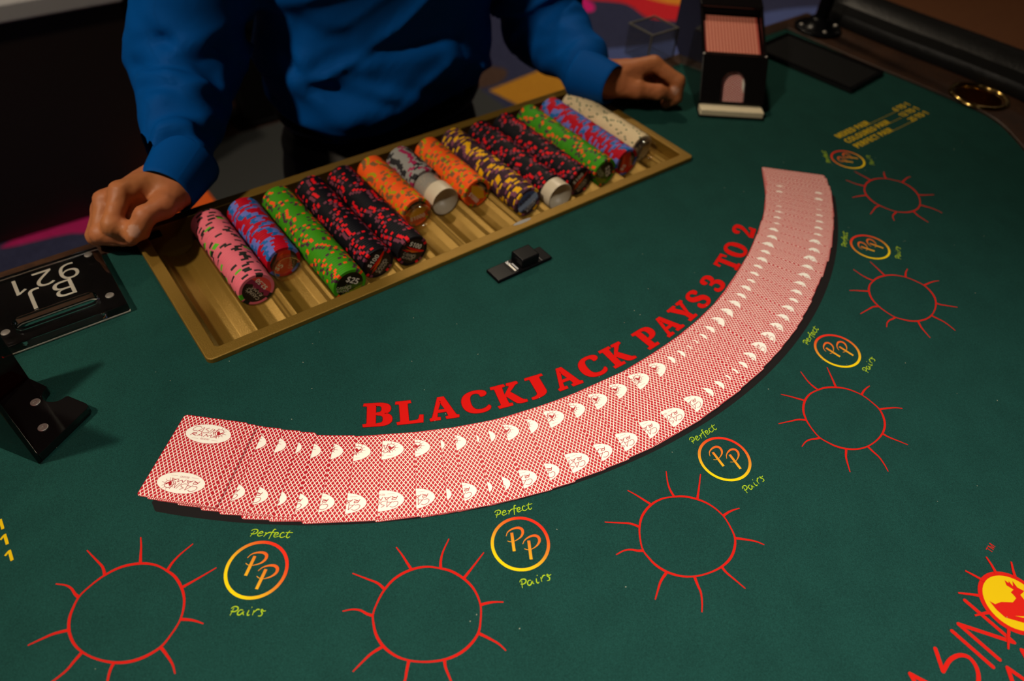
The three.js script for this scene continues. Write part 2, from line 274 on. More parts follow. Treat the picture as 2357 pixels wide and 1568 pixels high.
{
  // felt with the tray cut out of its dealer side
  const s = new THREE.Shape(); arcPath.forEach((p, i) => (i ? s.lineTo(...p) : s.moveTo(...p)));
  s.lineTo(TRAY.x0 + 0.004, 0.08); s.lineTo(TRAY.x0 + 0.004, TRAY.z1 - 0.004); s.lineTo(TRAY.x1 - 0.004, TRAY.z1 - 0.004); s.lineTo(TRAY.x1 - 0.004, 0.08); s.closePath();
  felt = mesh('felt_top', uvXZ(slab(s, F - 0.02, F)), M.felt, table);
  // wooden strip on the dealer's side, either side of the tray
  for (const [a, b] of [[-0.955, TRAY.x0], [TRAY.x1, 0.955]]) mesh('dealer_edge', uvBox(box(b - a, 0.05, 0.034, (a + b) / 2, F - 0.0253, 0.0635, 0.004)), M.wood, table);
  mesh('dealer_edge', uvBox(box(TRAY.x1 - TRAY.x0, 0.05, 0.012, (TRAY.x0 + TRAY.x1) / 2, F - 0.030, 0.046, 0.002)), M.blackMatte, table);
  // wooden rail round the players' side
  const r = new THREE.Shape(); arcPath.forEach((p, i) => (i ? r.lineTo(...p) : r.moveTo(...p))); outer.slice().reverse().forEach((p) => r.lineTo(...p)); r.closePath();
  // cup holes
  const midRail = offsetPath(0.0525), cups = [[0.901, 0.4412], ...[0.30, 0.40, 0.5, 0.60, 0.70].map((t) => midRail[Math.round(t * (midRail.length - 1))]), [-0.901, 0.4412]];
  for (const c of cups) { const h = new THREE.Path(); h.absarc(c[0], c[1], 0.0395, 0, Math.PI * 2, true); r.holes.push(h); }
  mesh('rail', uvBox(slab(r, F - 0.03, F + 0.004, 0.002)), M.wood, table);
  for (const c of cups) {
    const g = new THREE.LatheGeometry([[0.0, -0.07], [0.035, -0.07], [0.0375, -0.066], [0.0385, -0.002], [0.0395, 0.0065], [0.0435, 0.0085], [0.0475, 0.0075], [0.0485, 0.0045]].map((p) => new THREE.Vector2(...p)), 48);
    g.translate(c[0], F, c[1]); mesh('cup_holder', g, std({ color: M.brass.color, metalness: 1, roughness: 0.16, side: THREE.DoubleSide }), table).userData.label = 'round brass cup holder let into the rail';
  }
  // padded armrest: swept rounded profile
  const path = offsetPath(0.155), prof = [];
  for (let k = 0; k < 18; k++) { const a = k / 18 * Math.PI * 2; prof.push([Math.cos(a) * 0.056 * (1 + 0.08 * Math.cos(2 * a)), 0.012 + Math.sin(a) * 0.042]); }
  const pos = [], idx = [], n = path.length;
  path.forEach((p, i) => {
    const a = path[Math.max(0, i - 1)], b = path[Math.min(n - 1, i + 1)]; const dx = b[0] - a[0], dz = b[1] - a[1], l = Math.hypot(dx, dz);
    const endk = Math.min(1, Math.min(i, n - 1 - i) / 2), sc = 0.55 + 0.45 * Math.sqrt(endk);
    for (const q of prof) pos.push(p[0] + dz / l * q[0] * sc, F + 0.012 + (q[1] - 0.012) * sc, p[1] - dx / l * q[0] * sc);
  });
  for (let i = 0; i < n - 1; i++) for (let k = 0; k < 18; k++) { const a = i * 18 + k, b = i * 18 + (k + 1) % 18; idx.push(a, a + 18, b, b, a + 18, b + 18); }
  for (let k = 1; k < 17; k++) { idx.push(0, k, k + 1); const o = (n - 1) * 18; idx.push(o, o + k + 1, o + k); }
  const g = new THREE.BufferGeometry(); g.setAttribute('position', new THREE.Float32BufferAttribute(pos, 3)); g.setIndex(idx); g.computeVertexNormals();
  const gu = uvBox(g); mesh('armrest', gu, M.leather, table);
  // body below the top
  const b = new THREE.Shape(); offsetPath(0.03).forEach((p, i) => (i ? b.lineTo(...p) : b.moveTo(...p))); b.closePath();
  mesh('apron', slab(b, F - 0.16, F - 0.07), M.blackMatte, table);
  for (const x of [-0.45, 0.45]) { const c = new RoundedBoxGeometry(0.18, F - 0.16, 0.5, 3, 0.02); c.translate(x, (F - 0.16) / 2, 0.5); mesh('leg', c, M.cabinet, table); }
}
const UP = F + 0.00025;   // height of print on the felt
// rotation by +a about y sends +z to (sin a, 0, cos a)
function put(g, th, R, y = UP) { const a = th * D2R; g.rotateY(a); g.translate(Math.sin(a) * R, y, Math.cos(a) * R); return g; }
{
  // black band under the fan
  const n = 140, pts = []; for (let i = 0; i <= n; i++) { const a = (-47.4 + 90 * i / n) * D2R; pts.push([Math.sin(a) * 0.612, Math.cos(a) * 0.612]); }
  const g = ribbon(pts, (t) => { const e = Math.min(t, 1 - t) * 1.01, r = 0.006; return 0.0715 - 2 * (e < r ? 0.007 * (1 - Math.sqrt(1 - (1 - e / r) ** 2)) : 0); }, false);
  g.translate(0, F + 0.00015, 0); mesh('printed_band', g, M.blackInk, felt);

  // BLACKJACK PAYS 3 TO 2
  const text = [['B', -30.4], ['L', -27.15], ['A', -23.7], ['C', -20.2], ['K', -16.5], ['J', -13.15], ['A', -9.75], ['C', -6.25], ['K', -2.55], ['P', 2.35], ['A', 5.75], ['Y', 9.1], ['S', 12.4], ['3', 16.35], ['T', 21.35], ['O', 24.7], ['2', 29.5]];
  const red = lin(0.55, 0.006, 0.004), dark = lin(0.10, 0.004, 0.004);
  for (const [ch, th] of text) {
    const size = 0.0278 / 0.714 * 1.0, sh = serifBold.generateShapes(ch, size);
    const bb = new THREE.Box2(); sh.forEach((s) => s.getPoints(6).forEach((p) => bb.expandByPoint(p)));
    const cx = (bb.min.x + bb.max.x) / 2, sx = ({ B: 0.0285, L: 0.0265, A: 0.0295, C: 0.0275, K: 0.0315, J: 0.0240, P: 0.0265, Y: 0.0290, S: 0.0235, 3: 0.0220, T: 0.0270, O: 0.0290, 2: 0.0225 })[ch] * 0.93 / (bb.max.x - bb.min.x);
    const hgt = bb.max.y - bb.min.y, sy = 0.0268 / hgt;
    const fx = (p) => [(p.x - cx) * sx, -((p.y - bb.min.y) * sy + 0.0008)];
    const fill = flat(sh, 6); { const q = fill.attributes.position; for (let i = 0; i < q.count; i++) { const v = fx({ x: q.getX(i), y: -q.getZ(i) }); q.setXYZ(i, v[0], 0.00008, v[1]); } }
    setColor(fill, (c) => c.copy(red));
    const list = [fill];
    for (const s of sh) for (const pl of [s.getPoints(6), ...s.holes.map((h) => h.getPoints(6))]) {
      const q = pl.map(fx).filter((p, i, A) => !i || Math.hypot(p[0] - A[i - 1][0], p[1] - A[i - 1][1]) > 1e-6);
      if (Math.hypot(q[0][0] - q[q.length - 1][0], q[0][1] - q[q.length - 1][1]) < 1e-6) q.pop();
      list.push(setColor(ribbon(q, 0.0026, true), (c) => c.copy(dark)), setColor(ribbon(q, 0.0016, true).translate(0, 0.00004, 0), (c) => c.copy(red)));
    }
    const keep = list.map((g0) => { const g1 = g0.index ? g0.toNonIndexed() : g0; return g1; });
    mesh('printed_letter', put(mergeGeometries(keep), th, 0.5465), M.letterInk, felt);
  }
  // payout lines at either end: local page laid straight
  const rows = [['MIXED PAIR', '6 TO 1', 0.3905], ['COLOURED PAIR', '12 TO 1', 0.4070], ['PERFECT PAIR', '25 TO 1', 0.4240]];
  for (const x0 of [0.5755, -0.7745]) for (const [a, b, z] of rows) {
    const mk = (t, x, right) => { const s = sansBold.generateShapes(t, 0.0108); const g = flat(s, 4); g.computeBoundingBox(); g.translate(right ? x - g.boundingBox.max.x : x - g.boundingBox.min.x, UP, z); return g; };
    const A = mk(a, x0, false), B = mk(b, x0 + 0.2, true); A.computeBoundingBox(); B.computeBoundingBox();
    const dots = []; for (let x = A.boundingBox.max.x + 0.003; x < B.boundingBox.min.x - 0.002; x += 0.0034) { const d = disc(0.0008, 8); d.translate(x, UP, z - 0.0008); dots.push(d); }
    mesh('printed_payout', merge([A, B, ...dots]), M.yellowInk, felt);
  }
  // sun shaped betting circles
  const ring = [[13.6, -36.4], [21.8, -32.9], [31.4, -25.0], [38.3, -15.1], [41.7, -1.8], [40.1, 10.5], [37.0, 19.7], [29.6, 27.6], [20.5, 32.8], [9.7, 35.2], [-3.7, 34.8], [-16.1, 31.9], [-25.7, 27.0], [-34.1, 18.9], [-38.9, 10.0], [-40.5, 2.5], [-40.9, -5.9], [-37.0, -15.8], [-31.1, -25.1], [-22.3, -33.3], [-9.2, -38.6], [2.9, -39.3]];
  const rays = [[[14.0, -36.2], [15.0, -43.4], [17.3, -50.1], [23.6, -61.4]], [[31.7, -25.4], [39.1, -32.9], [50.6, -45.0]], [[41.7, -1.8], [48.9, -2.5], [54.6, -2.2], [59.9, -1.3]], [[37.0, 19.7], [43.7, 24.2], [51.4, 30.2], [55.8, 35.7]], [[9.7, 35.2], [9.9, 40.5], [12.5, 49.7], [15.1, 58.8]], [[-16.1, 31.9], [-18.3, 39.2], [-19.7, 44.8], [-24.2, 52.4], [-29.3, 58.6]], [[-34.4, 18.8], [-43.5, 23.1], [-50.0, 28.1], [-56.7, 33.7]], [[-41.2, -5.5], [-45.3, -7.5], [-49.9, -10.8], [-55.6, -12.6], [-63.7, -12.4]], [[-31.1, -25.1], [-36.2, -30.9], [-44.1, -35.6], [-55.8, -42.2]], [[-9.2, -38.6], [-12.6, -45.7], [-16.0, -52.8], [-20.1, -59.9]]];
  const mm = (pts) => pts.map((p) => [p[0] / 1000, p[1] / 1000]);
  const sunGeo = merge([ribbon(smoothPath(mm(ring), true, 160), (t) => 0.0017 + 0.0004 * Math.sin(t * 23), true), ...rays.map((r, i) => ribbon(smoothPath(mm(r), false, 14), (t) => 0.0023 - 0.0014 * t, false).translate(0, 0.00002 + i * 0.000002, 0))]);
  // pair spots
  const ppRing = smoothPath(Array.from({ length: 24 }, (_, i) => [Math.cos(i / 24 * 6.2832) * 0.0235, Math.sin(i / 24 * 6.2832) * 0.0235]), true, 96);
  const grad = (x, z) => Math.max(0, Math.min(1, 0.5 + (x - z) / 0.058));  // yellow lower left to red upper right, in ink
  const yel = lin(0.80, 0.56, 0.004), org = lin(0.62, 0.22, 0.02), rd = lin(0.68, 0.025, 0.010);
  const ink = (c, x, y, z) => { const t = grad(x, z); if (t < 0.5) c.copy(yel).lerp(org, t * 2); else c.copy(org).lerp(rd, t * 2 - 1); };
  const bowlW = (t) => 0.0006 + 0.0019 * Math.max(0, Math.sin(Math.min(1, t * 1.25) * Math.PI)) ** 2;
  const Ps = [[[[-4.3, -11.1], [-7.1, 5.6]], [[-9.8, -9.2], [-7.4, -12.5], [-2.7, -14.3], [2.4, -14.1], [4.9, -12.0], [4.8, -8.9], [2.4, -5.7], [-1.2, -3.9], [-5.1, -3.0], [-8.0, -3.5], [-9.9, -4.8]]], [[[7.4, -0.5], [4.3, 16.2]], [[1.6, 1.3], [4.2, -1.6], [9.0, -3.6], [13.8, -3.5], [16.2, -1.4], [16.2, 1.9], [13.6, 5.0], [10.2, 6.8], [6.4, 7.7], [3.6, 7.0], [1.6, 5.6]]]];
  const ppGeo = mergeGeometries([ribbon(ppRing, 0.0026, true), ...Ps.flatMap(([a, b]) => [ribbon(mm(a), 0.0025, false), ribbon(smoothPath(mm(b), false, 40), bowlW, false)])].map((g, i) => setColor(g, ink).translate(0, i * 0.00002, 0)));
  const PERFECT = [[[-10.4, -33.3], [-12.8, -28.1]], [[-13.1, -33.1], [-12.0, -34.3], [-9.0, -34.6], [-7.8, -33.2], [-8.9, -31.1], [-11.7, -30.4], [-13.1, -31.1]], [[-6.9, -30.9], [-4.7, -31.2], [-3.5, -32.0], [-4.2, -33.1], [-6.0, -32.1], [-7.2, -30.1], [-6.3, -28.7], [-2.8, -29.8]], [[-1.7, -31.8], [-0.5, -31.8], [-1.8, -28.4]], [[-1.1, -30.2], [1.7, -32.4], [3.3, -32.6]], [[6.8, -35.2], [5.5, -35.5], [4.4, -33.2], [2.8, -26.6]], [[1.7, -32.7], [6.9, -32.5]], [[6.0, -30.1], [8.5, -30.6], [9.4, -31.8], [8.3, -32.7], [6.6, -31.4], [6.3, -29.4], [7.3, -28.4], [10.3, -29.5]], [[14.3, -32.3], [12.9, -33.0], [11.3, -31.3], [11.4, -29.0], [12.8, -28.3], [15.6, -29.6]], [[18.3, -34.8], [16.9, -32.2], [16.7, -29.0], [17.8, -28.3], [19.5, -29.5]], [[15.1, -33.0], [21.0, -33.2]]];
  const PAIRS = [[[-8.6, 31.6], [-9.9, 37.6]], [[-10.5, 32.4], [-9.1, 30.8], [-6.1, 30.8], [-5.2, 32.6], [-6.7, 34.2], [-9.0, 34.6], [-10.3, 34.0]], [[-1.2, 33.1], [-3.1, 32.9], [-4.7, 34.7], [-4.3, 36.8], [-2.5, 36.6], [-0.4, 33.9], [-0.6, 35.8], [0.3, 36.8]], [[3.3, 32.8], [2.7, 35.7], [3.3, 36.9], [4.7, 36.3]], [[4.9, 30.2], [4.7, 31.0]], [[7.0, 32.8], [6.8, 36.6]], [[7.2, 34.4], [9.6, 32.0], [11.2, 32.2]], [[16.0, 32.7], [14.1, 33.2], [12.8, 31.8], [12.6, 33.3], [13.9, 35.2], [12.9, 37.0], [11.1, 37.0]]];
  const strokes = (S) => merge(S.map((s, i) => ribbon(s.length > 2 ? smoothPath(mm(s), false, 20) : mm(s), (t) => 0.0005 + 0.0004 * Math.sin(t * Math.PI), false).translate(0, i * 0.00001, 0)));
  const perfGeo = strokes(PERFECT), pairGeo = strokes(PAIRS);
  for (let k = 0; k < 6; k++) {
    const th = -38.13 + 17.787 * k;
    const ts = th - 6.85;
    mesh('betting_circle', put(sunGeo.clone(), ts, 0.7315), M.redInk, felt);
    mesh('pair_ring', put(ppGeo.clone(), th, 0.6875), M.inkGradient, felt);
    mesh('printed_word', put(perfGeo.clone(), th, 0.6875), M.limeInk, felt);
    mesh('printed_word', put(pairGeo.clone(), th, 0.6875), M.limeInk, felt);
  }
  // specks of lint caught in the felt
  { const L = []; for (let i = 0; i < 90; i++) { const a = rr(-62, 62) * D2R, R = rr(0.4, 0.97), g = new THREE.CircleGeometry(1, 5); g.scale(rr(0.0003, 0.0008), rr(0.0003, 0.0006), 1); g.rotateX(-Math.PI / 2); g.rotateY(rr(0, 6)); g.translate(Math.sin(a) * R, F + 0.0006, Math.cos(a) * R); L.push(g); }
    const m = mesh('lint', merge(L), M.lint, felt); m.userData.kind = 'stuff'; }
  // large emblem with stroke letters on the players' side
  const W = 0.0032, S = [];
  const add = (pts, w = W, smooth) => S.push(ribbon(smooth ? smoothPath(pts, false, 40) : pts, w, false));
  const caps = (pts, w = W) => pts.forEach((p) => { const d = disc(w / 2, 12); d.translate(p[0], 0, p[1]); S.push(d); });
  const stroke = (pts, w = W) => { add(pts, w); caps(pts, w); };
  stroke([[0.0031, 0.9356], [0.0031, 0.902]]); stroke([[0.0031, 0.902], [0.0257, 0.9359]]); stroke([[0.0257, 0.9359], [0.0262, 0.8949]]);
  stroke([[-0.0065, 0.9019], [-0.0066, 0.9354]]);
  stroke([[-0.0305, 0.9014], [-0.0415, 0.914]]); { const c = [[-0.0415, 0.914], [-0.0284, 0.9128], [-0.0191, 0.9156], [-0.0151, 0.9205], [-0.0173, 0.9277], [-0.0257, 0.9339], [-0.036, 0.9358], [-0.045, 0.935]]; add(c, W, true); caps([c[0], c[c.length - 1]]); }
  stroke([[-0.0805, 0.9356], [-0.064, 0.9001]]); stroke([[-0.064, 0.9001], [-0.0495, 0.9356]]); stroke([[-0.0735, 0.926], [-0.053, 0.926]]);
  { const c = [[-0.092, 0.905], [-0.104, 0.900], [-0.118, 0.908], [-0.121, 0.922], [-0.112, 0.934], [-0.094, 0.9345]]; add(c, W, true); caps([c[0], c[5]]); }
  // second line of letters
  const base = 0.966, cap = 0.9425;
  stroke([[-0.110, base], [-0.110, cap]]); { const c = [[-0.110, cap], [-0.093, cap], [-0.088, 0.949], [-0.093, 0.9555], [-0.110, 0.956]]; add(c, W, true); } stroke([[-0.098, 0.956], [-0.084, base]]);
  stroke([[-0.077, base], [-0.062, cap]]); stroke([[-0.062, cap], [-0.047, base]]); stroke([[-0.071, 0.960], [-0.053, 0.960]]);
  stroke([[-0.037, base], [-0.032, cap]]); stroke([[-0.032, cap], [-0.017, base - 0.004]]); stroke([[-0.017, base - 0.004], [0.002, cap]]); stroke([[0.002, cap], [0.006, base]]);
  stroke([[0.010, base], [0.0245, cap]]); stroke([[0.0245, cap], [0.039, base]]); stroke([[0.016, 0.960], [0.033, 0.960]]);
  for (const r of [[[0.0703, 0.8991], [0.0751, 0.892], [0.0785, 0.8854]], [[0.0809, 0.9096], [0.0857, 0.9054], [0.0922, 0.9006]], [[0.0558, 0.8963], [0.0534, 0.8882], [0.0511, 0.8813]], [[0.0409, 0.9009], [0.0352, 0.8951], [0.0274, 0.8881]], [[0.032, 0.9115], [0.0267, 0.9088], [0.0205, 0.9062]], [[0.0328, 0.928], [0.0245, 0.9319], [0.0164, 0.9358]], [[0.0400, 0.9368], [0.0365, 0.946]], [[0.0580, 0.9425], [0.0585, 0.9545]], [[0.0740, 0.9375], [0.081, 0.946]], [[0.0830, 0.9235], [0.0955, 0.9255]]]) { S.push(ribbon(r, (t) => 0.0026 - 0.0012 * t, false)); }
  const cx = 0.0575, cz = 0.9195, d1 = disc(0.0268, 48), d2 = disc(0.0232, 48);
  d1.translate(cx, UP, cz); d2.translate(cx, UP + 0.00008, cz);
  mesh('emblem_disc', d1, M.redInk, felt);
  mesh('emblem_disc', d2, M.yellowInk, felt);
  const bird = polyShape([[0.0424, 0.907], [0.0438, 0.9113], [0.0497, 0.9133], [0.0576, 0.9193], [0.0633, 0.9192], [0.0642, 0.9165], [0.0646, 0.914], [0.0689, 0.9142], [0.0677, 0.9088], [0.0709, 0.9054], [0.0711, 0.9089], [0.073, 0.908], [0.0713, 0.9125], [0.0757, 0.9099], [0.0734, 0.9151], [0.0751, 0.9202], [0.0690, 0.9199], [0.0674, 0.9241], [0.0684, 0.9283], [0.0574, 0.9337], [0.0476, 0.926], [0.0544, 0.9337], [0.0499, 0.9358], [0.0397, 0.9219], [0.04, 0.9146]].map((p) => [p[0], -p[1]]));
  const bg = flat(bird); bg.translate(0, UP + 0.00016, 0); mesh('emblem_bird', bg, M.redInk, felt);
  const tm = flat(sansReg.generateShapes('TM', 0.005)); tm.rotateY(0.12); tm.translate(0.086, UP, 0.8865);
  S.forEach((g, i) => g.translate(0, i * 0.000005, 0)); const logo = merge(S); logo.translate(0, UP, 0);
  mesh('emblem_lettering', merge([logo, tm]), M.redInk, felt);
}
// ---------------------------------------------------------------- the fan of cards
const CW = 0.0630, CL = 0.0885, CT = 0.0003;
const cardTex = canvasTex(1024, 1440, (g, w, h) => {
  const k = w / 63;                                    // pixels per mm
  g.fillStyle = '#f3e9db'; g.fillRect(0, 0, w, h);
  // red lozenges in a cream lattice
  const px = 63 / 16.5 * k, py = h / 16.5, a = 0.395;
  g.fillStyle = '#b4001a';
  for (let j = -1; j < 36; j++) for (let i = -1; i < 19; i++) {
    const x = (i + (j % 2 ? 0.5 : 0)) * px + 0.25 * px, y = j * py / 2 + 0.1 * py;
    g.beginPath(); g.moveTo(x, y - py * a); g.lineTo(x + px * a, y); g.lineTo(x, y + py * a); g.lineTo(x - px * a, y); g.closePath(); g.fill();
  }
  g.lineWidth = 0.7 * k; g.strokeStyle = '#b4001a'; g.strokeRect(0, 0, w, h);
  const half = () => {
    const cx = w / 2, cy = h * 0.201;
    g.save(); g.translate(cx, cy);
    g.beginPath(); g.ellipse(0, 0, 21.6 * k, 10.6 * k, 0, 0, 7); g.fillStyle = '#f2ecdf'; g.fill(); g.lineWidth = 0.32 * k; g.strokeStyle = '#b0081c'; g.stroke();
    g.scale(k, k); g.strokeStyle = '#a80a1c'; g.fillStyle = '#a80a1c'; g.lineCap = 'round'; g.lineJoin = 'round';
    const L = (pts, wd = 0.5) => { g.lineWidth = wd; g.beginPath(); pts.forEach((p, i) => (i ? g.lineTo(p[0], p[1]) : g.moveTo(p[0], p[1]))); g.stroke(); };
    const C = (pts, wd = 0.5) => { g.lineWidth = wd; g.beginPath(); smoothPath(pts, false, 24).forEach((p, i) => (i ? g.lineTo(p[0], p[1]) : g.moveTo(p[0], p[1]))); g.stroke(); };
    // first line of letters, slanted strokes
    C([[-9.2, -6.2], [-11.5, -7.0], [-15.0, -5.4], [-16.0, -2.6], [-14.2, -1.6], [-11.8, -2.2]]);
    L([[-11.4, -1.0], [-6.4, -6.4], [-6.8, 0.2]]); L([[-10.2, -2.2], [-6.6, -1.6]]);
    C([[-1.8, -6.4], [-4.4, -4.6], [-2.0, -3.6], [-1.2, -2.0], [-3.4, -0.6], [-5.6, -0.4]]);
    L([[1.6, -6.0], [-0.8, -0.4]]); L([[1.2, -0.4], [3.4, -5.8], [4.6, -0.2], [7.0, -6.4]]);
    // sun
    g.lineWidth = 0.5; g.beginPath(); g.arc(9.8, -2.6, 3.7, 0, 7); g.stroke();
    for (let i = 0; i < 11; i++) { const t = i / 11 * 6.2832 + 0.2; L([[9.8 + Math.cos(t) * 4.1, -2.6 + Math.sin(t) * 4.1], [9.8 + Math.cos(t) * rr(5.6, 6.8), -2.6 + Math.sin(t) * rr(5.2, 6.4)]], 0.3); }
    g.beginPath(); g.moveTo(6.9, -3.6); g.lineTo(8.6, -4.6); g.lineTo(10.4, -2.2); g.lineTo(12.6, -3.8); g.lineTo(13.0, -2.4); g.lineTo(10.8, -0.6); g.lineTo(9.6, 0.6); g.lineTo(8.2, -0.2); g.closePath(); g.fill();
    // second line
    L([[-15.6, 3.4], [-14.0, 0.4], [-10.8, 0.4], [-11.0, 1.8], [-14.4, 2.0], [-10.8, 3.4]], 0.6);
    L([[-9.6, 3.4], [-6.0, 0.5], [-4.6, 3.4]], 0.6); L([[-8.4, 2.5], [-5.0, 2.5]], 0.5);
    L([[-3.0, 3.4], [-1.4, 0.5], [0.4, 2.8], [3.4, 0.5], [3.6, 3.4]], 0.6);
    L([[4.6, 3.4], [8.2, 0.8], [9.2, 3.6]], 0.6); L([[5.8, 2.6], [8.8, 2.6]], 0.5);
    g.font = '2.5px sans-serif'; g.textAlign = 'center'; g.fillText('RESORT', -0.5, 7.2);
    L([[-13.0, 6.3], [-7.0, 6.3]], 0.16); L([[6.0, 6.3], [12.0, 6.3]], 0.16);
    g.restore();
  };
  half(); g.translate(w, h); g.rotate(Math.PI); half();
});
const cardBackMat = std({ map: cardTex, roughness: 0.42 }), cardEdgeMat = std({ color: lin(0.62, 0.30, 0.26), roughness: 0.6 });
// canvas top = inner end of the card (local -z)
const cardShape = roundRect(-CW / 2, -CL / 2, CW / 2, CL / 2, 0.0032);
const cardTop = flat(cardShape, 5); { const p = cardTop.attributes.position, uv = cardTop.attributes.uv; for (let i = 0; i < p.count; i++) uv.setXY(i, p.getX(i) / CW + 0.5, -p.getZ(i) / CL + 0.5); cardTop.translate(0, CT / 2 + 0.00001, 0); }
const cardBody = slab(cardShape, -CT / 2, CT / 2, 0, 5);
const ordinal = (n) => n + (n % 10 === 1 && n % 100 !== 11 ? 'st' : n % 10 === 2 && n % 100 !== 12 ? 'nd' : n % 10 === 3 && n % 100 !== 13 ? 'rd' : 'th');
{
  const ang = [-46.0, -45.15, -44.4, -42.66, -40.78, -39.31, -37.54, -35.53, -33.05, -30.1, -27.7, -26.36, -24.34, -23.08, -21.55, -19.25, -17.25, -14.44, -12.12, -9.45, -6.92, -3.99, -1.54, 0.01, 1.5, 2.71, 3.96, 5.41, 7.1, 9.14, 11.11, 12.9, 14.54, 16.22, 17.7, 19.29, 20.91, 22.65, 24.3, 26.16, 27.85, 29.55, 30.9, 32.33, 33.7, 34.99, 36.14, 37.23, 38.65, 40.02, 40.98, 41.8, 42.69, 43.6];
  const R0 = 0.5915, n = ang.length, tilt = new Array(n).fill(0);
  tilt[n - 1] = 0.0;
  for (let i = n - 2; i >= 0; i--) { const s = Math.max(0.0045, (ang[i + 1] - ang[i]) * D2R * R0); tilt[i] = Math.max(CT * 1.08 / s, ((CW - s) * tilt[i + 1] + CT * 1.05) / CW); tilt[i] = Math.min(tilt[i], 0.05); }
  for (let i = 0; i < n; i++) {
    const c = thing('playing_card', i === 0 ? 'uppermost card at the left end of the fan, red lattice back wholly visible' : `red lattice backed playing card, ${ordinal(i + 1)} from the left end of the fan`, 'playing card', null, 'cards spread in an arc on the felt');
    mesh('card_stock', cardBody, cardEdgeMat, c); mesh('card_back', cardTop, cardBackMat, c);
    const bend = [[-49, 0.5905], [-43, 0.5945], [-38, 0.599], [-33, 0.602], [-20, 0.6025], [-10, 0.5995], [0, 0.5975], [7, 0.5955], [14, 0.594], [23, 0.592], [33, 0.5955], [40, 0.5975], [47, 0.594]];
    let kb = 1; while (ang[i] > bend[kb][0]) kb++;
    const a = ang[i] * D2R, R = bend[kb - 1][1] + (bend[kb][1] - bend[kb - 1][1]) * (ang[i] - bend[kb - 1][0]) / (bend[kb][0] - bend[kb - 1][0]) + rr(-0.0008, 0.0008);
    // pivot on the left long edge, right edge lifted by the cards below
    c.rotation.order = 'YXZ'; c.rotation.set(0, a + (i ? rr(-0.007, 0.007) : 0.008), tilt[i]);
    const lift = CW / 2 * Math.sin(tilt[i]) + CT / 2 + 0.0005 + (i === n - 1 ? 0 : 0.00005);
    c.position.set(Math.sin(a) * R, F + lift, Math.cos(a) * R);
  }
}

// ---------------------------------------------------------------- chip tray
const PITCH = 0.0446, GX0 = -0.3376, GR = 0.0215, GY = 0.0022, GZ0 = 0.1005, GZ1 = 0.2965;
const groveX = (k) => GX0 + PITCH * k;
{
  const t = thing('chip_tray', 'long gold metal chip tray with rounded grooves set into the felt', 'chip tray');
  const { x0, x1, z0, z1 } = TRAY, ix0 = -0.362, ix1 = 0.3200, iz0 = 0.068, iz1 = 0.2955;
  const fr = roundRect(x0, z0, x1, z1, 0.007); fr.holes.push(roundRect(ix0, iz0, ix1, iz1, 0.004, THREE.Path));
  mesh('frame', uvBox(slab(fr, F - 0.001, F + 0.006, 0.0013, 8)), M.gold, t);
  // inner walls and floor
  const deep = -0.034, w = 0.003;
  const wl = roundRect(ix0 - w, iz0 - w, ix1 + w, iz1 + w, 0.004); wl.holes.push(roundRect(ix0, iz0, ix1, iz1, 0.003, THREE.Path));
  mesh('side_wall', uvBox(slab(wl, F + deep, F + 0.0005)), M.gold, t);
  mesh('floor_plate', uvBox(box(ix1 - ix0 + 2 * w, 0.003, iz1 - iz0 + 2 * w, (ix0 + ix1) / 2, F + deep - 0.0015, (iz0 + iz1) / 2)), M.gold, t);
  // grooved bed: profile in x-y swept along z, each groove scooped out
  const ridge = -0.0075, s = new THREE.Shape(); s.moveTo(ix0, deep); s.lineTo(ix0, ridge - 0.001);
  const half = Math.acos((GY - ridge) / GR);
  for (let k = 0; k < 15; k++) {
    const cx = groveX(k), xl = cx - GR * Math.sin(half), xr = cx + GR * Math.sin(half);
    if (k === 0) s.lineTo(xl - 0.0010, ridge);
    for (let q = 0; q <= 18; q++) { const a = -half + 2 * half * q / 18; s.lineTo(cx + GR * Math.sin(a), GY - GR * Math.cos(a)); }
    if (k < 14) { const wd = PITCH - (xr - xl); for (let q = 1; q < 8; q++) s.lineTo(xr + wd * q / 8, ridge + 0.0022 * Math.sin(Math.PI * q / 8)); } else s.lineTo(xr + 0.0010, ridge);
  }
  s.lineTo(ix1, ridge - 0.001); s.lineTo(ix1, deep); s.closePath();
  const bed = new THREE.ExtrudeGeometry(s, { depth: GZ1 - GZ0 - 0.002, bevelEnabled: true, bevelThickness: 0.0012, bevelSize: 0.0006, bevelOffset: -0.0006, bevelSegments: 2, curveSegments: 4 });
  bed.translate(0, F, GZ0 + 0.0005); mesh('grooved_bed', uvBox(toCreasedNormals(bed, 0.95)), M.gold, t);
  for (const x of [ix0 + 0.0085, ix1 - 0.012]) mesh('latch', box(0.017, 0.006, 0.007, x, F - 0.001, iz0 + 0.0045, 0.001), M.blackPlastic, t).userData.label = 'small black latch at the back corner';
  { const g = new THREE.CircleGeometry(1, 24); g.scale(0.014, 0.0028, 1); g.rotateX(-Math.PI / 2); g.translate(0.028, F + 0.00608, 0.2985); mesh('worn_patch', g, M.bareMetal, t).userData.label = 'worn patch of bare metal on the front edge'; }
}

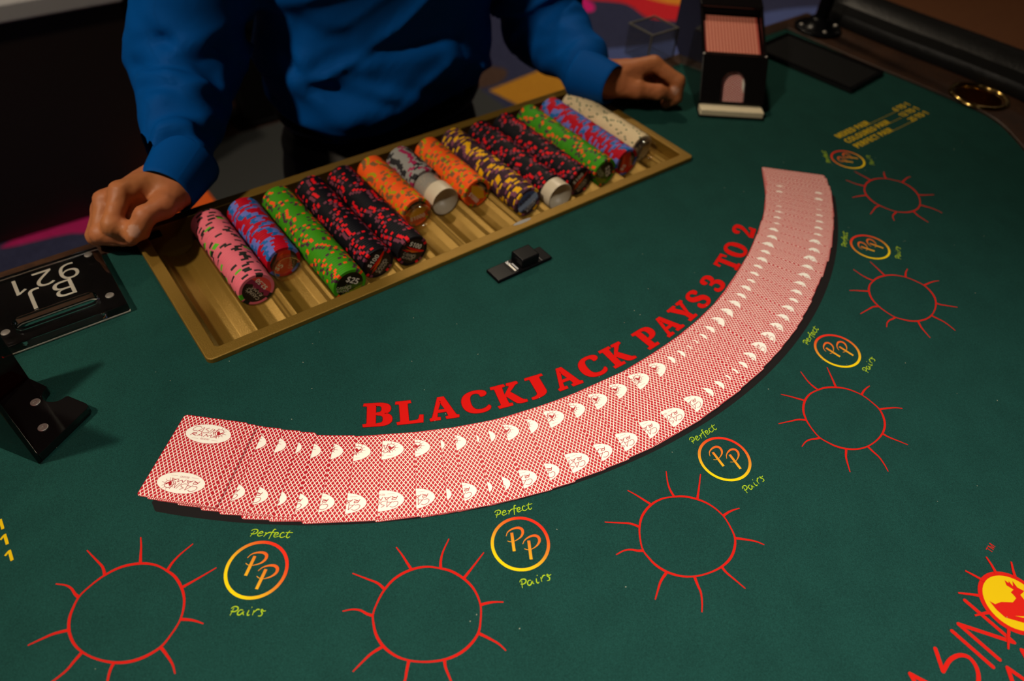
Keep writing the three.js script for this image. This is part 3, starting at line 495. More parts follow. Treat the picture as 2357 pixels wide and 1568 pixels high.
// ---------------------------------------------------------------- chips
const CR = 0.0208, CH = 0.0033;
function chipGeo(base, spots, thin) { // spots: list of [centre angle deg, width deg, colour]
  const seg = 60, prof = [[CR - 0.0009, -CH / 2], [CR, -CH / 2 + 0.0007], [CR, CH / 2 - 0.0007], [CR - 0.0009, CH / 2]], pos = [], col = [], nor = [];
  const colAt = (a) => { for (const [c, w, k] of spots) { let d = ((a - c) % 360 + 540) % 360 - 180; if (Math.abs(d) < w / 2) return k; } return base; };
  const v = (a, r, z, n) => { pos.push(Math.cos(a) * r, Math.sin(a) * r, z); nor.push(n[0], n[1], n[2]); };
  for (let i = 0; i < seg; i++) {
    const a0 = i / seg * Math.PI * 2, a1 = (i + 1) / seg * Math.PI * 2, k = colAt((i + 0.5) / seg * 360);
    for (let j = 0; j < 3; j++) {
      const [r0, z0] = prof[j], [r1, z1] = prof[j + 1], nz = j === 0 ? -0.6 : j === 2 ? 0.6 : 0, nr = j === 1 ? 1 : 0.8;
      const n0 = [Math.cos(a0) * nr, Math.sin(a0) * nr, nz], n1 = [Math.cos(a1) * nr, Math.sin(a1) * nr, nz];
      v(a0, r0, z0, n0); v(a1, r0, z0, n1); v(a1, r1, z1, n1); v(a0, r0, z0, n0); v(a1, r1, z1, n1); v(a0, r1, z1, n0);
      for (let q = 0; q < 6; q++) col.push(k.r, k.g, k.b);
    }
    for (const sgn of [-1, 1]) { const z = sgn * CH / 2, n = [0, 0, sgn], r = CR - 0.0009; v(0, 0, z, n); if (sgn > 0) { v(a0, r, z, n); v(a1, r, z, n); } else { v(a1, r, z, n); v(a0, r, z, n); } for (let q = 0; q < 3; q++) col.push(k.r, k.g, k.b); }
  }
  const g = new THREE.BufferGeometry(); g.setAttribute('position', new THREE.Float32BufferAttribute(pos, 3)); g.setAttribute('normal', new THREE.Float32BufferAttribute(nor, 3)); g.setAttribute('color', new THREE.Float32BufferAttribute(col, 3));
  g.setAttribute('uv', new THREE.BufferAttribute(new Float32Array(pos.length / 3 * 2), 2)); return g;
}
const around = (n, w, k, off = 0) => Array.from({ length: n }, (_, i) => [off + i * 360 / n, w, k]);
const col = (s) => new THREE.Color(s);
const KINDS = {
  pink: chipGeo(col('#de6c7a'), [[0, 28, col('#58b428')], [28, 24, col('#242420')], [120, 28, col('#2a2a24')], [240, 28, col('#2a2a24')]]),
  redblue: chipGeo(col('#b00820'), [...around(4, 22, col('#6470bc'), 0), ...around(4, 17, col('#1c62a4'), 23)]),
  green: chipGeo(col('#3c8c14'), [...around(4, 15, col('#f05420'), 0), ...around(4, 13, col('#4a2a38'), 17)]),
  black: chipGeo(col('#121115'), [...around(4, 14, col('#dc1420'), 0), ...around(4, 14, col('#743848'), 17)]),
  orange: chipGeo(col('#ee5a1c'), [...around(4, 18, col('#9c9c0c'), 0), ...around(4, 15, col('#7a5a34'), 20)]),
  grey: chipGeo(col('#8e8c86'), [...around(4, 24, col('#2c2a2c'), 0), ...around(4, 18, col('#a02450'), 34)]),
  purple: chipGeo(col('#38222e'), [...around(4, 20, col('#e0a808'), 0), ...around(4, 20, col('#7a4456'), 22)]),
  white: chipGeo(col('#d8c49c'), [...around(4, 6, col('#24503c'), 0), ...around(4, 6, col('#24503c'), 10)]),
};
const chipMat = phy({ specularIntensity: 0.3, vertexColors: true, roughness: 0.5 });
const inlayTex = (draw) => std({ map: canvasTex(256, 256, (g) => { g.save(); draw(g); g.restore(); }), roughness: 0.35 });
const scribble = (g, x, y, s, c, rot = 0) => { // two lines of thin stroke lettering with a small sun
  g.save(); g.translate(x, y); g.rotate(rot); g.scale(s, s); g.strokeStyle = c; g.fillStyle = c; g.lineWidth = 2.6; g.lineCap = 'round';
  const L = (p) => { g.beginPath(); p.forEach((q, i) => (i ? g.lineTo(q[0], q[1]) : g.moveTo(q[0], q[1]))); g.stroke(); };
  L([[-36, -18], [-46, -20], [-54, -10], [-48, -2], [-38, -4]]); L([[-34, 0], [-22, -20], [-18, 0]]); L([[-30, -6], [-20, -6]]); L([[-4, -20], [-14, -12], [-4, -8], [-8, 0], [-16, 0]]); L([[4, -20], [2, 0]]); L([[8, 0], [12, -20], [20, 0], [26, -20]]);
  g.beginPath(); g.arc(38, -8, 10, 0, 7); g.stroke(); for (let i = 0; i < 9; i++) { const t = i / 9 * 6.28; L([[38 + Math.cos(t) * 12, -8 + Math.sin(t) * 12], [38 + Math.cos(t) * 19, -8 + Math.sin(t) * 19]]); }
  L([[-50, 24], [-46, 8], [-34, 10], [-46, 16], [-34, 24]]); L([[-28, 24], [-18, 8], [-10, 24]]); L([[-4, 24], [0, 8], [8, 20], [16, 8], [18, 24]]); L([[22, 24], [32, 8], [38, 24]]);
  g.restore();
};
const value = (g, t, x, y, s, rot = 0, c = '#e6dcc4') => { g.save(); g.translate(x, y); g.rotate(rot); g.fillStyle = c; g.font = `bold ${s}px sans-serif`; g.textAlign = 'center'; g.textBaseline = 'middle'; g.fillText(t, 0, 0); g.restore(); };
const bg = (g, c) => { g.fillStyle = c; g.fillRect(0, 0, 256, 256); };
const slash = (g, c, pts) => { g.fillStyle = c; g.beginPath(); pts.forEach((p, i) => (i ? g.lineTo(p[0], p[1]) : g.moveTo(p[0], p[1]))); g.fill(); };
const INLAY = {
  pink: inlayTex((g) => { bg(g, '#1a1014'); slash(g, '#8c1c48', [[0, 150], [30, 128], [60, 150], [90, 120], [120, 145], [160, 110], [200, 140], [256, 100], [256, 256], [0, 256]]); slash(g, '#e04440', [[0, 196], [90, 170], [160, 190], [256, 160], [256, 256], [0, 256]]); scribble(g, 118, 92, 1.55, '#d8ccb0'); value(g, '$2.50', 140, 190, 58); }),
  redblue: inlayTex((g) => { bg(g, '#c8200c'); slash(g, '#161214', [[0, 60], [120, 0], [170, 0], [0, 110]]); slash(g, '#161214', [[130, 256], [256, 60], [256, 256]]); slash(g, '#e84818', [[0, 150], [150, 40], [190, 40], [0, 200]]); scribble(g, 170, 190, 1.2, '#c8b890', -0.7); value(g, '$5', 64, 132, 74); }),
  green: inlayTex((g) => { bg(g, '#12160c'); slash(g, '#6c7c10', [[90, 256], [256, 90], [256, 256]]); slash(g, '#3a5814', [[0, 200], [256, 60], [256, 100], [30, 256]]); for (let i = 0; i < 60; i++) { g.fillStyle = ['#8c8c10', '#2c4a58', '#20300c'][i % 3]; g.fillRect(rr(90, 250), rr(130, 250), rr(3, 12), rr(3, 12)); } scribble(g, 92, 184, 1.35, '#c8bc9c', -0.35); value(g, '$25', 134, 84, 82); }),
  black: inlayTex((g) => { bg(g, '#131012'); slash(g, '#d80c08', [[30, 150], [120, 96], [240, 20], [200, 76], [110, 132]]); slash(g, '#d8600c', [[40, 176], [130, 120], [190, 84], [140, 140]]); slash(g, '#d80c08', [[20, 200], [110, 150], [90, 176]]); value(g, '$100', 96, 74, 66, -0.5); scribble(g, 150, 184, 1.4, '#c8bca0', -0.5); }),
  orange: inlayTex((g) => { bg(g, '#c83c14'); slash(g, '#d89c10', [[0, 110], [130, 40], [256, 110], [200, 160], [60, 170]]); slash(g, '#1a1210', [[0, 0], [256, 0], [256, 70], [130, 46], [0, 80]]); value(g, '$1000', 134, 186, 62); scribble(g, 128, 52, 1.0, '#c8b48c'); }),
  purple: inlayTex((g) => { bg(g, '#38507c'); slash(g, '#8ca4c4', [[0, 120], [256, 60], [256, 150], [0, 180]]); slash(g, '#1c1c28', [[0, 200], [256, 170], [256, 256], [0, 256]]); value(g, '$500', 100, 78, 70, -0.2, '#141418'); scribble(g, 150, 188, 1.4, '#d0d4d8', -0.3); }),
  white: inlayTex((g) => { bg(g, '#283850'); slash(g, '#50708c', [[0, 90], [256, 20], [256, 120], [0, 160]]); slash(g, '#c8b078', [[60, 256], [160, 130], [256, 160], [256, 256]]); value(g, '$1', 90, 80, 80); scribble(g, 140, 190, 1.2, '#e0d8c0'); }),
};
INLAY.grey = INLAY.white;
const inlayGeo = new THREE.CircleGeometry(CR * 0.80, 40);
// [groove, kind, front z, spin of the front inlay, words on the stack]
const STACKS = [
  [1, 'pink', 0.2325, 2.0, 'pink chip with lime and black spots', 'the leftmost stack'],
  [2, 'redblue', 0.2050, 0.5, 'crimson chip with blue spots', 'the stack left of the green one'],
  [3, 'green', 0.2810, -0.65, 'green chip with orange spots', 'the long left stack'],
  [4, 'black', 0.2660, 0.25, 'black chip with red spots', 'the stack beside the left green'],
  [5, 'black', 0.2690, -1.15, 'black chip with red spots', 'the stack beside the left orange'],
  [6, 'orange', 0.2060, 0.0, 'orange chip with olive spots', 'the stack left of the grey'],
  [7, 'grey', 0.1560, 0.0, 'grey chip with magenta spots', 'the short grey stack'],
  [8, 'orange', 0.2120, -0.9, 'orange chip with olive spots', 'the stack right of the grey'],
  [9, 'purple', 0.2650, 0.3, 'dark purple chip with yellow spots', 'the only purple stack'],
  [10, 'black', 0.2580, 0.2, 'black chip with red spots', 'the stack behind the white cup'],
  [11, 'black', 0.2660, 0.1, 'black chip with red spots', 'the stack beside the right green'],
  [12, 'green', 0.2670, -1.3, 'green chip with orange spots', 'the right green stack'],
  [13, 'redblue', 0.2640, 0.9, 'crimson chip with blue spots', 'the stack beside the white one'],
  [14, 'white', 0.2480, 0.4, 'off-white chip with dark green spots', 'the rightmost stack'],
];
const restOfChips = [];
for (const [gk, kind, zf, spin, words, where] of STACKS) {
  const x = groveX(gk), zb = gk === 9 ? 0.086 : 0.0885, n = Math.round((zf - zb) / (CH + 0.00002));
  let rot = rr(0, 6.28);
  for (let i = 0; i < n; i++) {
    const front = i === n - 1, z = zb + (i + 0.5) * (zf - zb) / n;
    rot += rnd() < 0.2 ? rr(-0.15, 0.15) : rr(0, 6.28);
    const pos = [x + rr(-0.0004, 0.0004), F + GY - (GR - CR) + 0.0002 + rr(0, 0.0003), z];
    if (front) {
      const c = thing('casino_chip', `${words}, foremost of ${where}`, 'chip', pos);
      const b = mesh('chip_body', KINDS[kind], chipMat, c); b.rotation.z = rot;
      const f = mesh('inlay', inlayGeo, INLAY[kind], c); f.position.z = CH / 2 + 0.00006; f.rotation.z = spin; f.userData.label = 'printed picture face';
    } else if (gk <= 6) {
      const c = single('casino_chip', KINDS[kind], chipMat, `${words}, behind the foremost of ${where}`, 'chip', `${words} in ${where}`);
      c.position.set(...pos); c.rotation.z = rot;
    } else { const g = KINDS[kind].clone(); g.rotateZ(rot); g.translate(...pos); restOfChips.push(g); }
  }
}
{ const c = single('stacked_chips', mergeGeometries(restOfChips), chipMat, 'chips packed behind the foremost ones in the right hand stacks of the tray', 'chips'); c.userData.kind = 'stuff'; }
// clear and white plastic spacers standing in the grooves
function spacer(k, z, len, r, label, mat, capped) {
  const pts = capped ? [[0, -len / 2], [r - 0.001, -len / 2], [r, -len / 2 + 0.001], [r, len / 2], [r - 0.0013, len / 2], [r - 0.0013, -len / 2 + 0.0012], [0, -len / 2 + 0.0012]] : [[r - 0.0013, -len / 2], [r, -len / 2], [r, len / 2], [r - 0.0013, len / 2], [r - 0.0013, -len / 2]];
  const g = new THREE.LatheGeometry(pts.map((p) => new THREE.Vector2(...p)), 48); g.rotateX(Math.PI / 2);
  const m = single('chip_spacer', g, mat, label, 'spacer', 'plastic spacers in the chip tray');
  m.position.set(groveX(k), F + GY - (GR - r) + 0.0003, z); return m;
}
const clearDisc = phy({ color: lin(0.96, 0.94, 0.90), transmission: 1, roughness: 0.03, thickness: 0, ior: 1.49 });
const ribbed = phy({ color: lin(0.85, 0.80, 0.70), transmission: 0.8, roughness: 0.2, thickness: 0, ior: 1.49 });
spacer(2, 0.2095, 0.0085, 0.0166, 'clear plastic disc spacer leaning on the left crimson stack', clearDisc, true);
spacer(6, 0.2110, 0.0085, 0.0176, 'clear plastic disc spacer in front of the left orange stack', clearDisc, true);
const wcup = phy({ color: lin(0.70, 0.60, 0.43), transmission: 0.25, roughness: 0.4, thickness: 0, ior: 1.49 });
spacer(7, 0.1690, 0.0250, 0.0184, 'clear ribbed plastic tube between the grey chips and white cup', ribbed, false);
spacer(7, 0.1930, 0.0220, 0.0197, 'white plastic cup spacer in front of the grey chips', wcup, true);
spacer(10, 0.2680, 0.0190, 0.0197, 'white plastic cup spacer in front of the middle black stack', wcup, true);
spacer(14, 0.2545, 0.0120, 0.0190, 'clear plastic disc spacer in front of the white chips', clearDisc, true);

// ---------------------------------------------------------------- card peeking device let into the felt
{
  const t = thing('card_peeker', 'small black plastic card viewer lying on the felt before the tray', 'card viewer', [-0.0225, F, 0.3595]);
  mesh('base', box(0.080, 0.0045, 0.0245, 0, 0.00225, 0, 0.0012), M.blackPlastic, t);
  mesh('sliding_block', box(0.026, 0.012, 0.0225, 0.0085, 0.0104, -0.001, 0.002), M.blackPlastic, t);
  mesh('seam_line', box(0.0006, 0.0002, 0.0215, 0.0255, 0.0046, 0, 0), M.bareMetal, t);
  const win = mesh('window', box(0.0115, 0.0003, 0.019, -0.0115, 0.0046, 0.0005), M.blackAcrylic, t);
  mesh('printed_bar', box(0.0022, 0.0002, 0.0135, -0.0125, 0.0049, 0.002), M.whitePaint, win);
  mesh('printed_bar', box(0.0018, 0.0002, 0.0120, -0.0085, 0.0049, 0.002), M.counter, win);
  mesh('printed_mark', (() => { const g = flat(sansBold.generateShapes('K', 0.006)); g.translate(-0.0148, 0.0049, -0.0045); return g; })(), M.counter, win);
}

// ---------------------------------------------------------------- table sign
{
  const t = thing('table_sign', 'clear acrylic block sign reading BJ 921 on black, upside down', 'sign', [-0.4757, F + 0.0008, 0.1335]);
  const W2 = 0.061, D2 = 0.0575, sl = 0.0405;
  const slot = (P) => { const s = new P(), r = 0.0092, zc = 0.026, xs = -0.0015; s.moveTo(xs - sl + r, zc - r); s.lineTo(xs + sl - r, zc - r); s.absarc(xs + sl - r, zc, r, -Math.PI / 2, Math.PI / 2, false); s.lineTo(xs - sl + r, zc + r); s.absarc(xs - sl + r, zc, r, Math.PI / 2, Math.PI * 1.5, false); return s; };
  const basePlate = roundRect(-W2, -D2, W2, D2, 0.001); basePlate.holes.push(slot(THREE.Path)); mesh('backing_sheet', slab(basePlate, 0, 0.0012), M.whitePaint, t);
  const face = roundRect(-W2 + 0.0006, -D2 + 0.0006, W2 - 0.0006, D2 - 0.0006, 0.001); face.holes.push(slot(THREE.Path));
  const face2 = mesh('black_face', slab(face, 0.0013, 0.0016), M.blackAcrylic, t);
  const letters = [['9', -0.4512, 0.0965], ['2', -0.4758, 0.0950], ['1', -0.4997, 0.0960], ['B', -0.4623, 0.1235], ['J', -0.4895, 0.1235]];
  for (const [ch, x, z] of letters) {
    const g = flat(sansReg.generateShapes(ch, 0.0272), 8); g.computeBoundingBox(); const b = g.boundingBox;
    g.translate(-(b.min.x + b.max.x) / 2, 0, -(b.min.z + b.max.z) / 2); g.scale(1.12, 1, 1); g.rotateY(Math.PI); g.translate(x + 0.4757, 0.0018, z - 0.1325);
    mesh('white_character', g, M.whitePaint, face2);
  }
  const block = roundRect(-W2, -D2, W2, D2, 0.0015); block.holes.push(slot(THREE.Path));
  mesh('acrylic_block', slab(block, 0.0021, 0.0110, 0.0009, 10), M.clear, t);
  for (const [x, z] of [[W2 - 0.0115, D2 - 0.022], [-W2 + 0.0115, D2 - 0.022], [W2 - 0.0115, -D2 + 0.012], [-W2 + 0.0115, -D2 + 0.012]]) {
    const g = new THREE.LatheGeometry([[0, 0.0113], [0.0042, 0.0113], [0.0045, 0.0119], [0.0038, 0.0128], [0, 0.0130]].map((p) => new THREE.Vector2(...p)), 20); g.translate(x, 0, z);
    mesh('screw', g, M.dullSteel, t);
  }
}

// ---------------------------------------------------------------- discard holder
{
  const ea = [0.495, 0.869], eb = [-0.869, 0.495], P0 = [-0.5225, 0.2385];
  const t = thing('discard_holder', 'discard card holder with black notched base and dark red acrylic walls', 'card holder', [P0[0], F, P0[1]]);
  const L = (a, b) => [ea[0] * a + eb[0] * b, ea[1] * a + eb[1] * b];   // a along the notched side, b away from it
  const outline = [L(0, 0), L(0.0262, 0.0005)];
  for (let k = 0; k <= 10; k++) { const q = Math.PI * k / 10; outline.push(L(0.0395 - Math.cos(q) * 0.0118, 0.002 + Math.sin(q) * 0.0118)); }
  outline.push(L(0.0530, 0.0005), L(0.0740, 0), L(0.0778, 0.0012), L(0.0795, 0.0045), L(0.0820, 0.0600), L(0.0, 0.0650));
  const bs = polyShape(outline);
  mesh('base', slab(bs, 0.001, 0.010, 0.0006, 8), M.blackAcrylic, t);
  for (const [a, b] of [[0.033, 0.019], [0.062, 0.037]]) {
    const p = L(a, b), g = new THREE.LatheGeometry([[0, 0.0102], [0.0016, 0.0102], [0.0018, 0.0108], [0.0040, 0.0108], [0.0043, 0.0106], [0.0044, 0.0102]].map((q) => new THREE.Vector2(...q)), 24); g.translate(p[0], 0, p[1]);
    mesh('screw', toCreasedNormals(g, 0.4), M.steel, t);
  }
  // two upright walls: along the far end and along the left side
  const wall = (a0, b0, a1, b1, th, h) => { const p = L(a0, b0), q = L(a1, b1), dx = q[0] - p[0], dz = q[1] - p[1], l = Math.hypot(dx, dz), g = new RoundedBoxGeometry(l, h, th, 2, 0.0008); g.rotateY(-Math.atan2(dz, dx)); g.translate((p[0] + q[0]) / 2, h / 2 + 0.0012, (p[1] + q[1]) / 2); return g; };
  mesh('end_wall', wall(0.002, 0.0, 0.002, 0.063, 0.004, 0.115), M.redAcrylic, t);
  mesh('side_wall', wall(0.002, 0.0655, 0.0822, 0.0620, 0.004, 0.115), M.redAcrylic, t);
}

// ---------------------------------------------------------------- dealing shoe
{
  const t = thing('card_shoe', 'black dealing shoe with white lip and arched finger opening', 'card shoe', [0.4757, F, 0.2576]);
  t.rotation.y = Math.atan2(-0.621, 0.786);             // local +z = front of the shoe
  // local frame: x to the right of the shoe, z forward; d = distance back from the front edge
  const side = (x, th, mat, name) => { const s = new THREE.Shape(); [[0.018, 0.001], [0.0205, 0.012], [0.068, 0.072], [0.080, 0.074], [0.150, 0.110], [0.300, 0.150], [0.300, 0.001]].forEach((p, i) => (i ? s.lineTo(...p) : s.moveTo(...p))); s.closePath(); const g = new THREE.ExtrudeGeometry(s, { depth: th, bevelEnabled: false }); g.rotateY(Math.PI / 2); g.translate(x, 0, 0); return mesh(name, g, mat, t); };
  side(-0.0515, 0.005, M.blackAcrylic, 'side_panel'); side(0.0465, 0.005, M.blackAcrylic, 'side_panel');
  mesh('floor_plate', box(0.093, 0.006, 0.28, 0, 0.004, -0.16), M.blackAcrylic, t);
  // white lip
  { const g = box(0.100, 0.0105, 0.0225, 0, 0.0062, -0.0115, 0.002); mesh('lip', g, M.cream, t).userData.label = 'cream lip plate at the mouth'; }
  mesh('lip_base', box(0.104, 0.003, 0.03, 0, 0.0016, -0.013, 0.001), M.blackAcrylic, t);
  // front plate with an arched cut-out, leaning back
  const s = roundRect(-0.0515, 0, 0.0515, 0.073, 0.003), h = new THREE.Path(), aw = 0.0185; h.moveTo(-aw, 0.003); h.lineTo(-aw, 0.030); h.absarc(0, 0.030, aw, Math.PI, 0, true); h.lineTo(aw, 0.003); h.closePath(); s.holes.push(h);
  const pg = new THREE.ExtrudeGeometry(s, { depth: 0.004, bevelEnabled: true, bevelThickness: 0.0008, bevelSize: 0.0008, bevelOffset: -0.0008, bevelSegments: 2, curveSegments: 14 });
  const lean = Math.atan2(0.050, 0.064);
  pg.rotateX(-lean); pg.translate(0, 0.0125, -0.0215); mesh('front_plate', pg, M.blackAcrylic, t);
  // foremost card behind the arch
  const cg = cardTop.clone(); cg.rotateY(Math.PI / 2); cg.rotateX(Math.PI / 2 - lean); cg.translate(0, 0.0125 + 0.034 * Math.cos(lean) - 0.002, -0.0245 - 0.034 * Math.sin(lean)); 
  const top = mesh('crossbar', box(0.103, 0.007, 0.010, 0, 0.0675, -0.0725, 0.002), M.blackAcrylic, t);
  mesh('lid', (() => { const g = box(0.103, 0.005, 0.155, 0, 0, 0, 0.002); g.rotateX(0.262); g.translate(0, 0.132, -0.226); return g; })(), M.blackAcrylic, t);
  mesh('back_panel', box(0.103, 0.146, 0.005, 0, 0.074, -0.2985), M.blackAcrylic, t);
  mesh('roller', (() => { const g = cyl(0.012, 0.012, 0.09, 24); g.rotateZ(Math.PI / 2); g.translate(0, 0.105, -0.164); return g; })(), M.blackPlastic, t);
  for (const x of [-0.049, 0.049]) { const g = new THREE.SphereGeometry(0.0022, 12, 8); g.translate(x, 0.0712, -0.066); mesh('screw', g, M.steel, t); }
  // cards inside
  const dk = thing('card_pack', 'thick pack of red backed cards standing inside the black shoe', 'card pack', [0.4757, F, 0.2576]); dk.rotation.y = t.rotation.y; dk.userData.kind = 'stuff';
  const ps = new THREE.Shape(); [[0.0285, 0.014], [0.0725, 0.0655], [0.1500, 0.0985], [0.146, 0.014]].forEach((p, i) => (i ? ps.lineTo(...p) : ps.moveTo(...p))); ps.closePath();
  const pk = new THREE.ExtrudeGeometry(ps, { depth: 0.088, bevelEnabled: false }); pk.rotateY(Math.PI / 2); pk.translate(-0.044, 0, 0);
  const pt = canvasTex(512, 64, (g, w, hh) => { g.fillStyle = '#dc9078'; g.fillRect(0, 0, w, hh); for (let i = 0; i < 17; i++) { g.fillStyle = '#b04434'; g.fillRect((i + 0.15) * w / 17, 0, w / 17 * 0.42, hh); } g.fillStyle = '#a83028'; g.fillRect(0, 0, 10, hh); g.fillRect(w - 10, 0, 10, hh); for (let j = 0; j < hh; j += 2) { g.fillStyle = `rgba(240,214,196,${0.10 + 0.18 * rnd()})`; g.fillRect(0, j, w, 1); } });
  const pu = plain(pk), pp = pu.attributes.position, puv = pu.attributes.uv; for (let i = 0; i < pp.count; i++) puv.setXY(i, (pp.getX(i) + 0.044) / 0.088, pp.getZ(i) / 0.09);
  mesh('card_edges', pu, std({ map: pt, roughness: 0.7 }), dk);
  mesh('front_card', cg, cardBackMat, dk);
}

// ---------------------------------------------------------------- black plate on the felt beside the rail
{
  const t = thing('black_plate', 'flat black rectangular plate on the felt beside the far right rail', 'plate', [0.768, F, 0.206]); t.rotation.y = 0.09;
  mesh('plate', box(0.116, 0.005, 0.200, 0, 0.0026, 0, 0.0015), M.blackMatte, t);
  mesh('raised_rim', (() => { const s = roundRect(-0.058, -0.100, 0.058, 0.100, 0.003); s.holes.push(roundRect(-0.051, -0.093, 0.051, 0.093, 0.002, THREE.Path)); return slab(s, 0.0045, 0.0075, 0.001); })(), M.blackPlastic, t);
}
// ---------------------------------------------------------------- pole foot on the rail
{
  const t = thing('pole_stand', 'black metal pole with a round bolted foot on the far right rail', 'pole', [0.889, F + 0.0045, 0.118]);
  mesh('foot', new THREE.LatheGeometry([[0, 0], [0.044, 0], [0.045, 0.003], [0.042, 0.006], [0.026, 0.009], [0.020, 0.020], [0.014, 0.024], [0, 0.024]].map((p) => new THREE.Vector2(...p)), 40), M.blackPlastic, t);
  const g = cyl(0.0125, 0.0125, 0.42, 24); g.translate(0, 0.23, 0); mesh('pole', g, M.blackPlastic, t);
  for (let k = 0; k < 4; k++) { const b = new THREE.SphereGeometry(0.004, 12, 8); b.scale(1, 0.5, 1); b.translate(Math.cos(k * 1.57 + 0.6) * 0.034, 0.008, Math.sin(k * 1.57 + 0.6) * 0.034); mesh('bolt', b, M.steel, t); }
}
// ---------------------------------------------------------------- clear acrylic box on the dealer's edge
{
  const t = thing('acrylic_box', 'small clear acrylic box on the wooden edge behind the shoe', 'box', [0.518, F + 0.001, 0.040]);
  const w = 0.064, d = 0.060, h = 0.052, e = 0.003;
  for (const x of [-w / 2 + e / 2, w / 2 - e / 2]) mesh('side_pane', box(e, h, d, x, h / 2, -0.012, 0.0008), M.clearPane, t);
  for (const z of [-d / 2 + e / 2, d / 2 - e / 2]) mesh('end_pane', box(w - 2 * e, h, e, 0, h / 2, z - 0.012, 0.0008), M.clearPane, t);
  mesh('bottom_pane', box(w - 2 * e, e, d - 2 * e, 0, e / 2, -0.012), M.clearPane, t);
  for (const z of [-d / 2 + e / 2, d / 2 - e / 2]) mesh('polished_edge', box(w, 0.002, e, 0, h + 0.001, z - 0.012), M.frosted, t);
  for (const x of [-w / 2 + e / 2, w / 2 - e / 2]) mesh('polished_edge', box(e, 0.002, d - 2 * e, x, h + 0.001, -0.012), M.frosted, t);
  for (const x of [-w / 2 - 0.0006, w / 2 + 0.0006]) mesh('polished_edge', box(0.001, h, 0.003, x, h / 2, d / 2 - 0.0135), M.frosted, t);
}
// ---------------------------------------------------------------- things behind the dealer
{
  const t = thing('pit_cabinet', 'dark brown cabinet with a grey counter edge behind the dealer', 'cabinet', [-1.3, 0, -1.95]);
  mesh('body', box(2.54, 0.655, 0.80, 0, 0.3275, 0, 0.004), M.cabinet, t);
  mesh('countertop', box(2.56, 0.05, 0.83, 0, 0.680, 0.0, 0.006), M.counter, t);
  mesh('writing_pad', box(1.6, 0.012, 0.5, 0, 0.711, 0.05, 0.004), M.blackMatte, t);
}
{
  const t = thing('monitor_stand', 'black box on a square black post beyond the rubber mat', 'stand', [0.30, 0, -1.895]);
  mesh('post', box(0.125, 0.40, 0.10, 0.095, 0.20, 0.02, 0.004), M.blackMatte, t);
  mesh('housing', box(0.56, 0.62, 0.16, -0.02, 0.69, 0, 0.012), M.blackMatte, t);
  mesh('foot', box(0.20, 0.02, 0.16, 0.095, 0.010, 0.0, 0.004), M.blackMatte, t);
}
{
  const m = single('rubber_mat', (() => { const s = roundRect(0.04, -1.785, 1.32, -0.35, 0.03); return slab(s, 0.0005, 0.014, 0.004); })(), M.mat, 'dark grey rubber mat on the carpet under the dealer', 'mat');
}
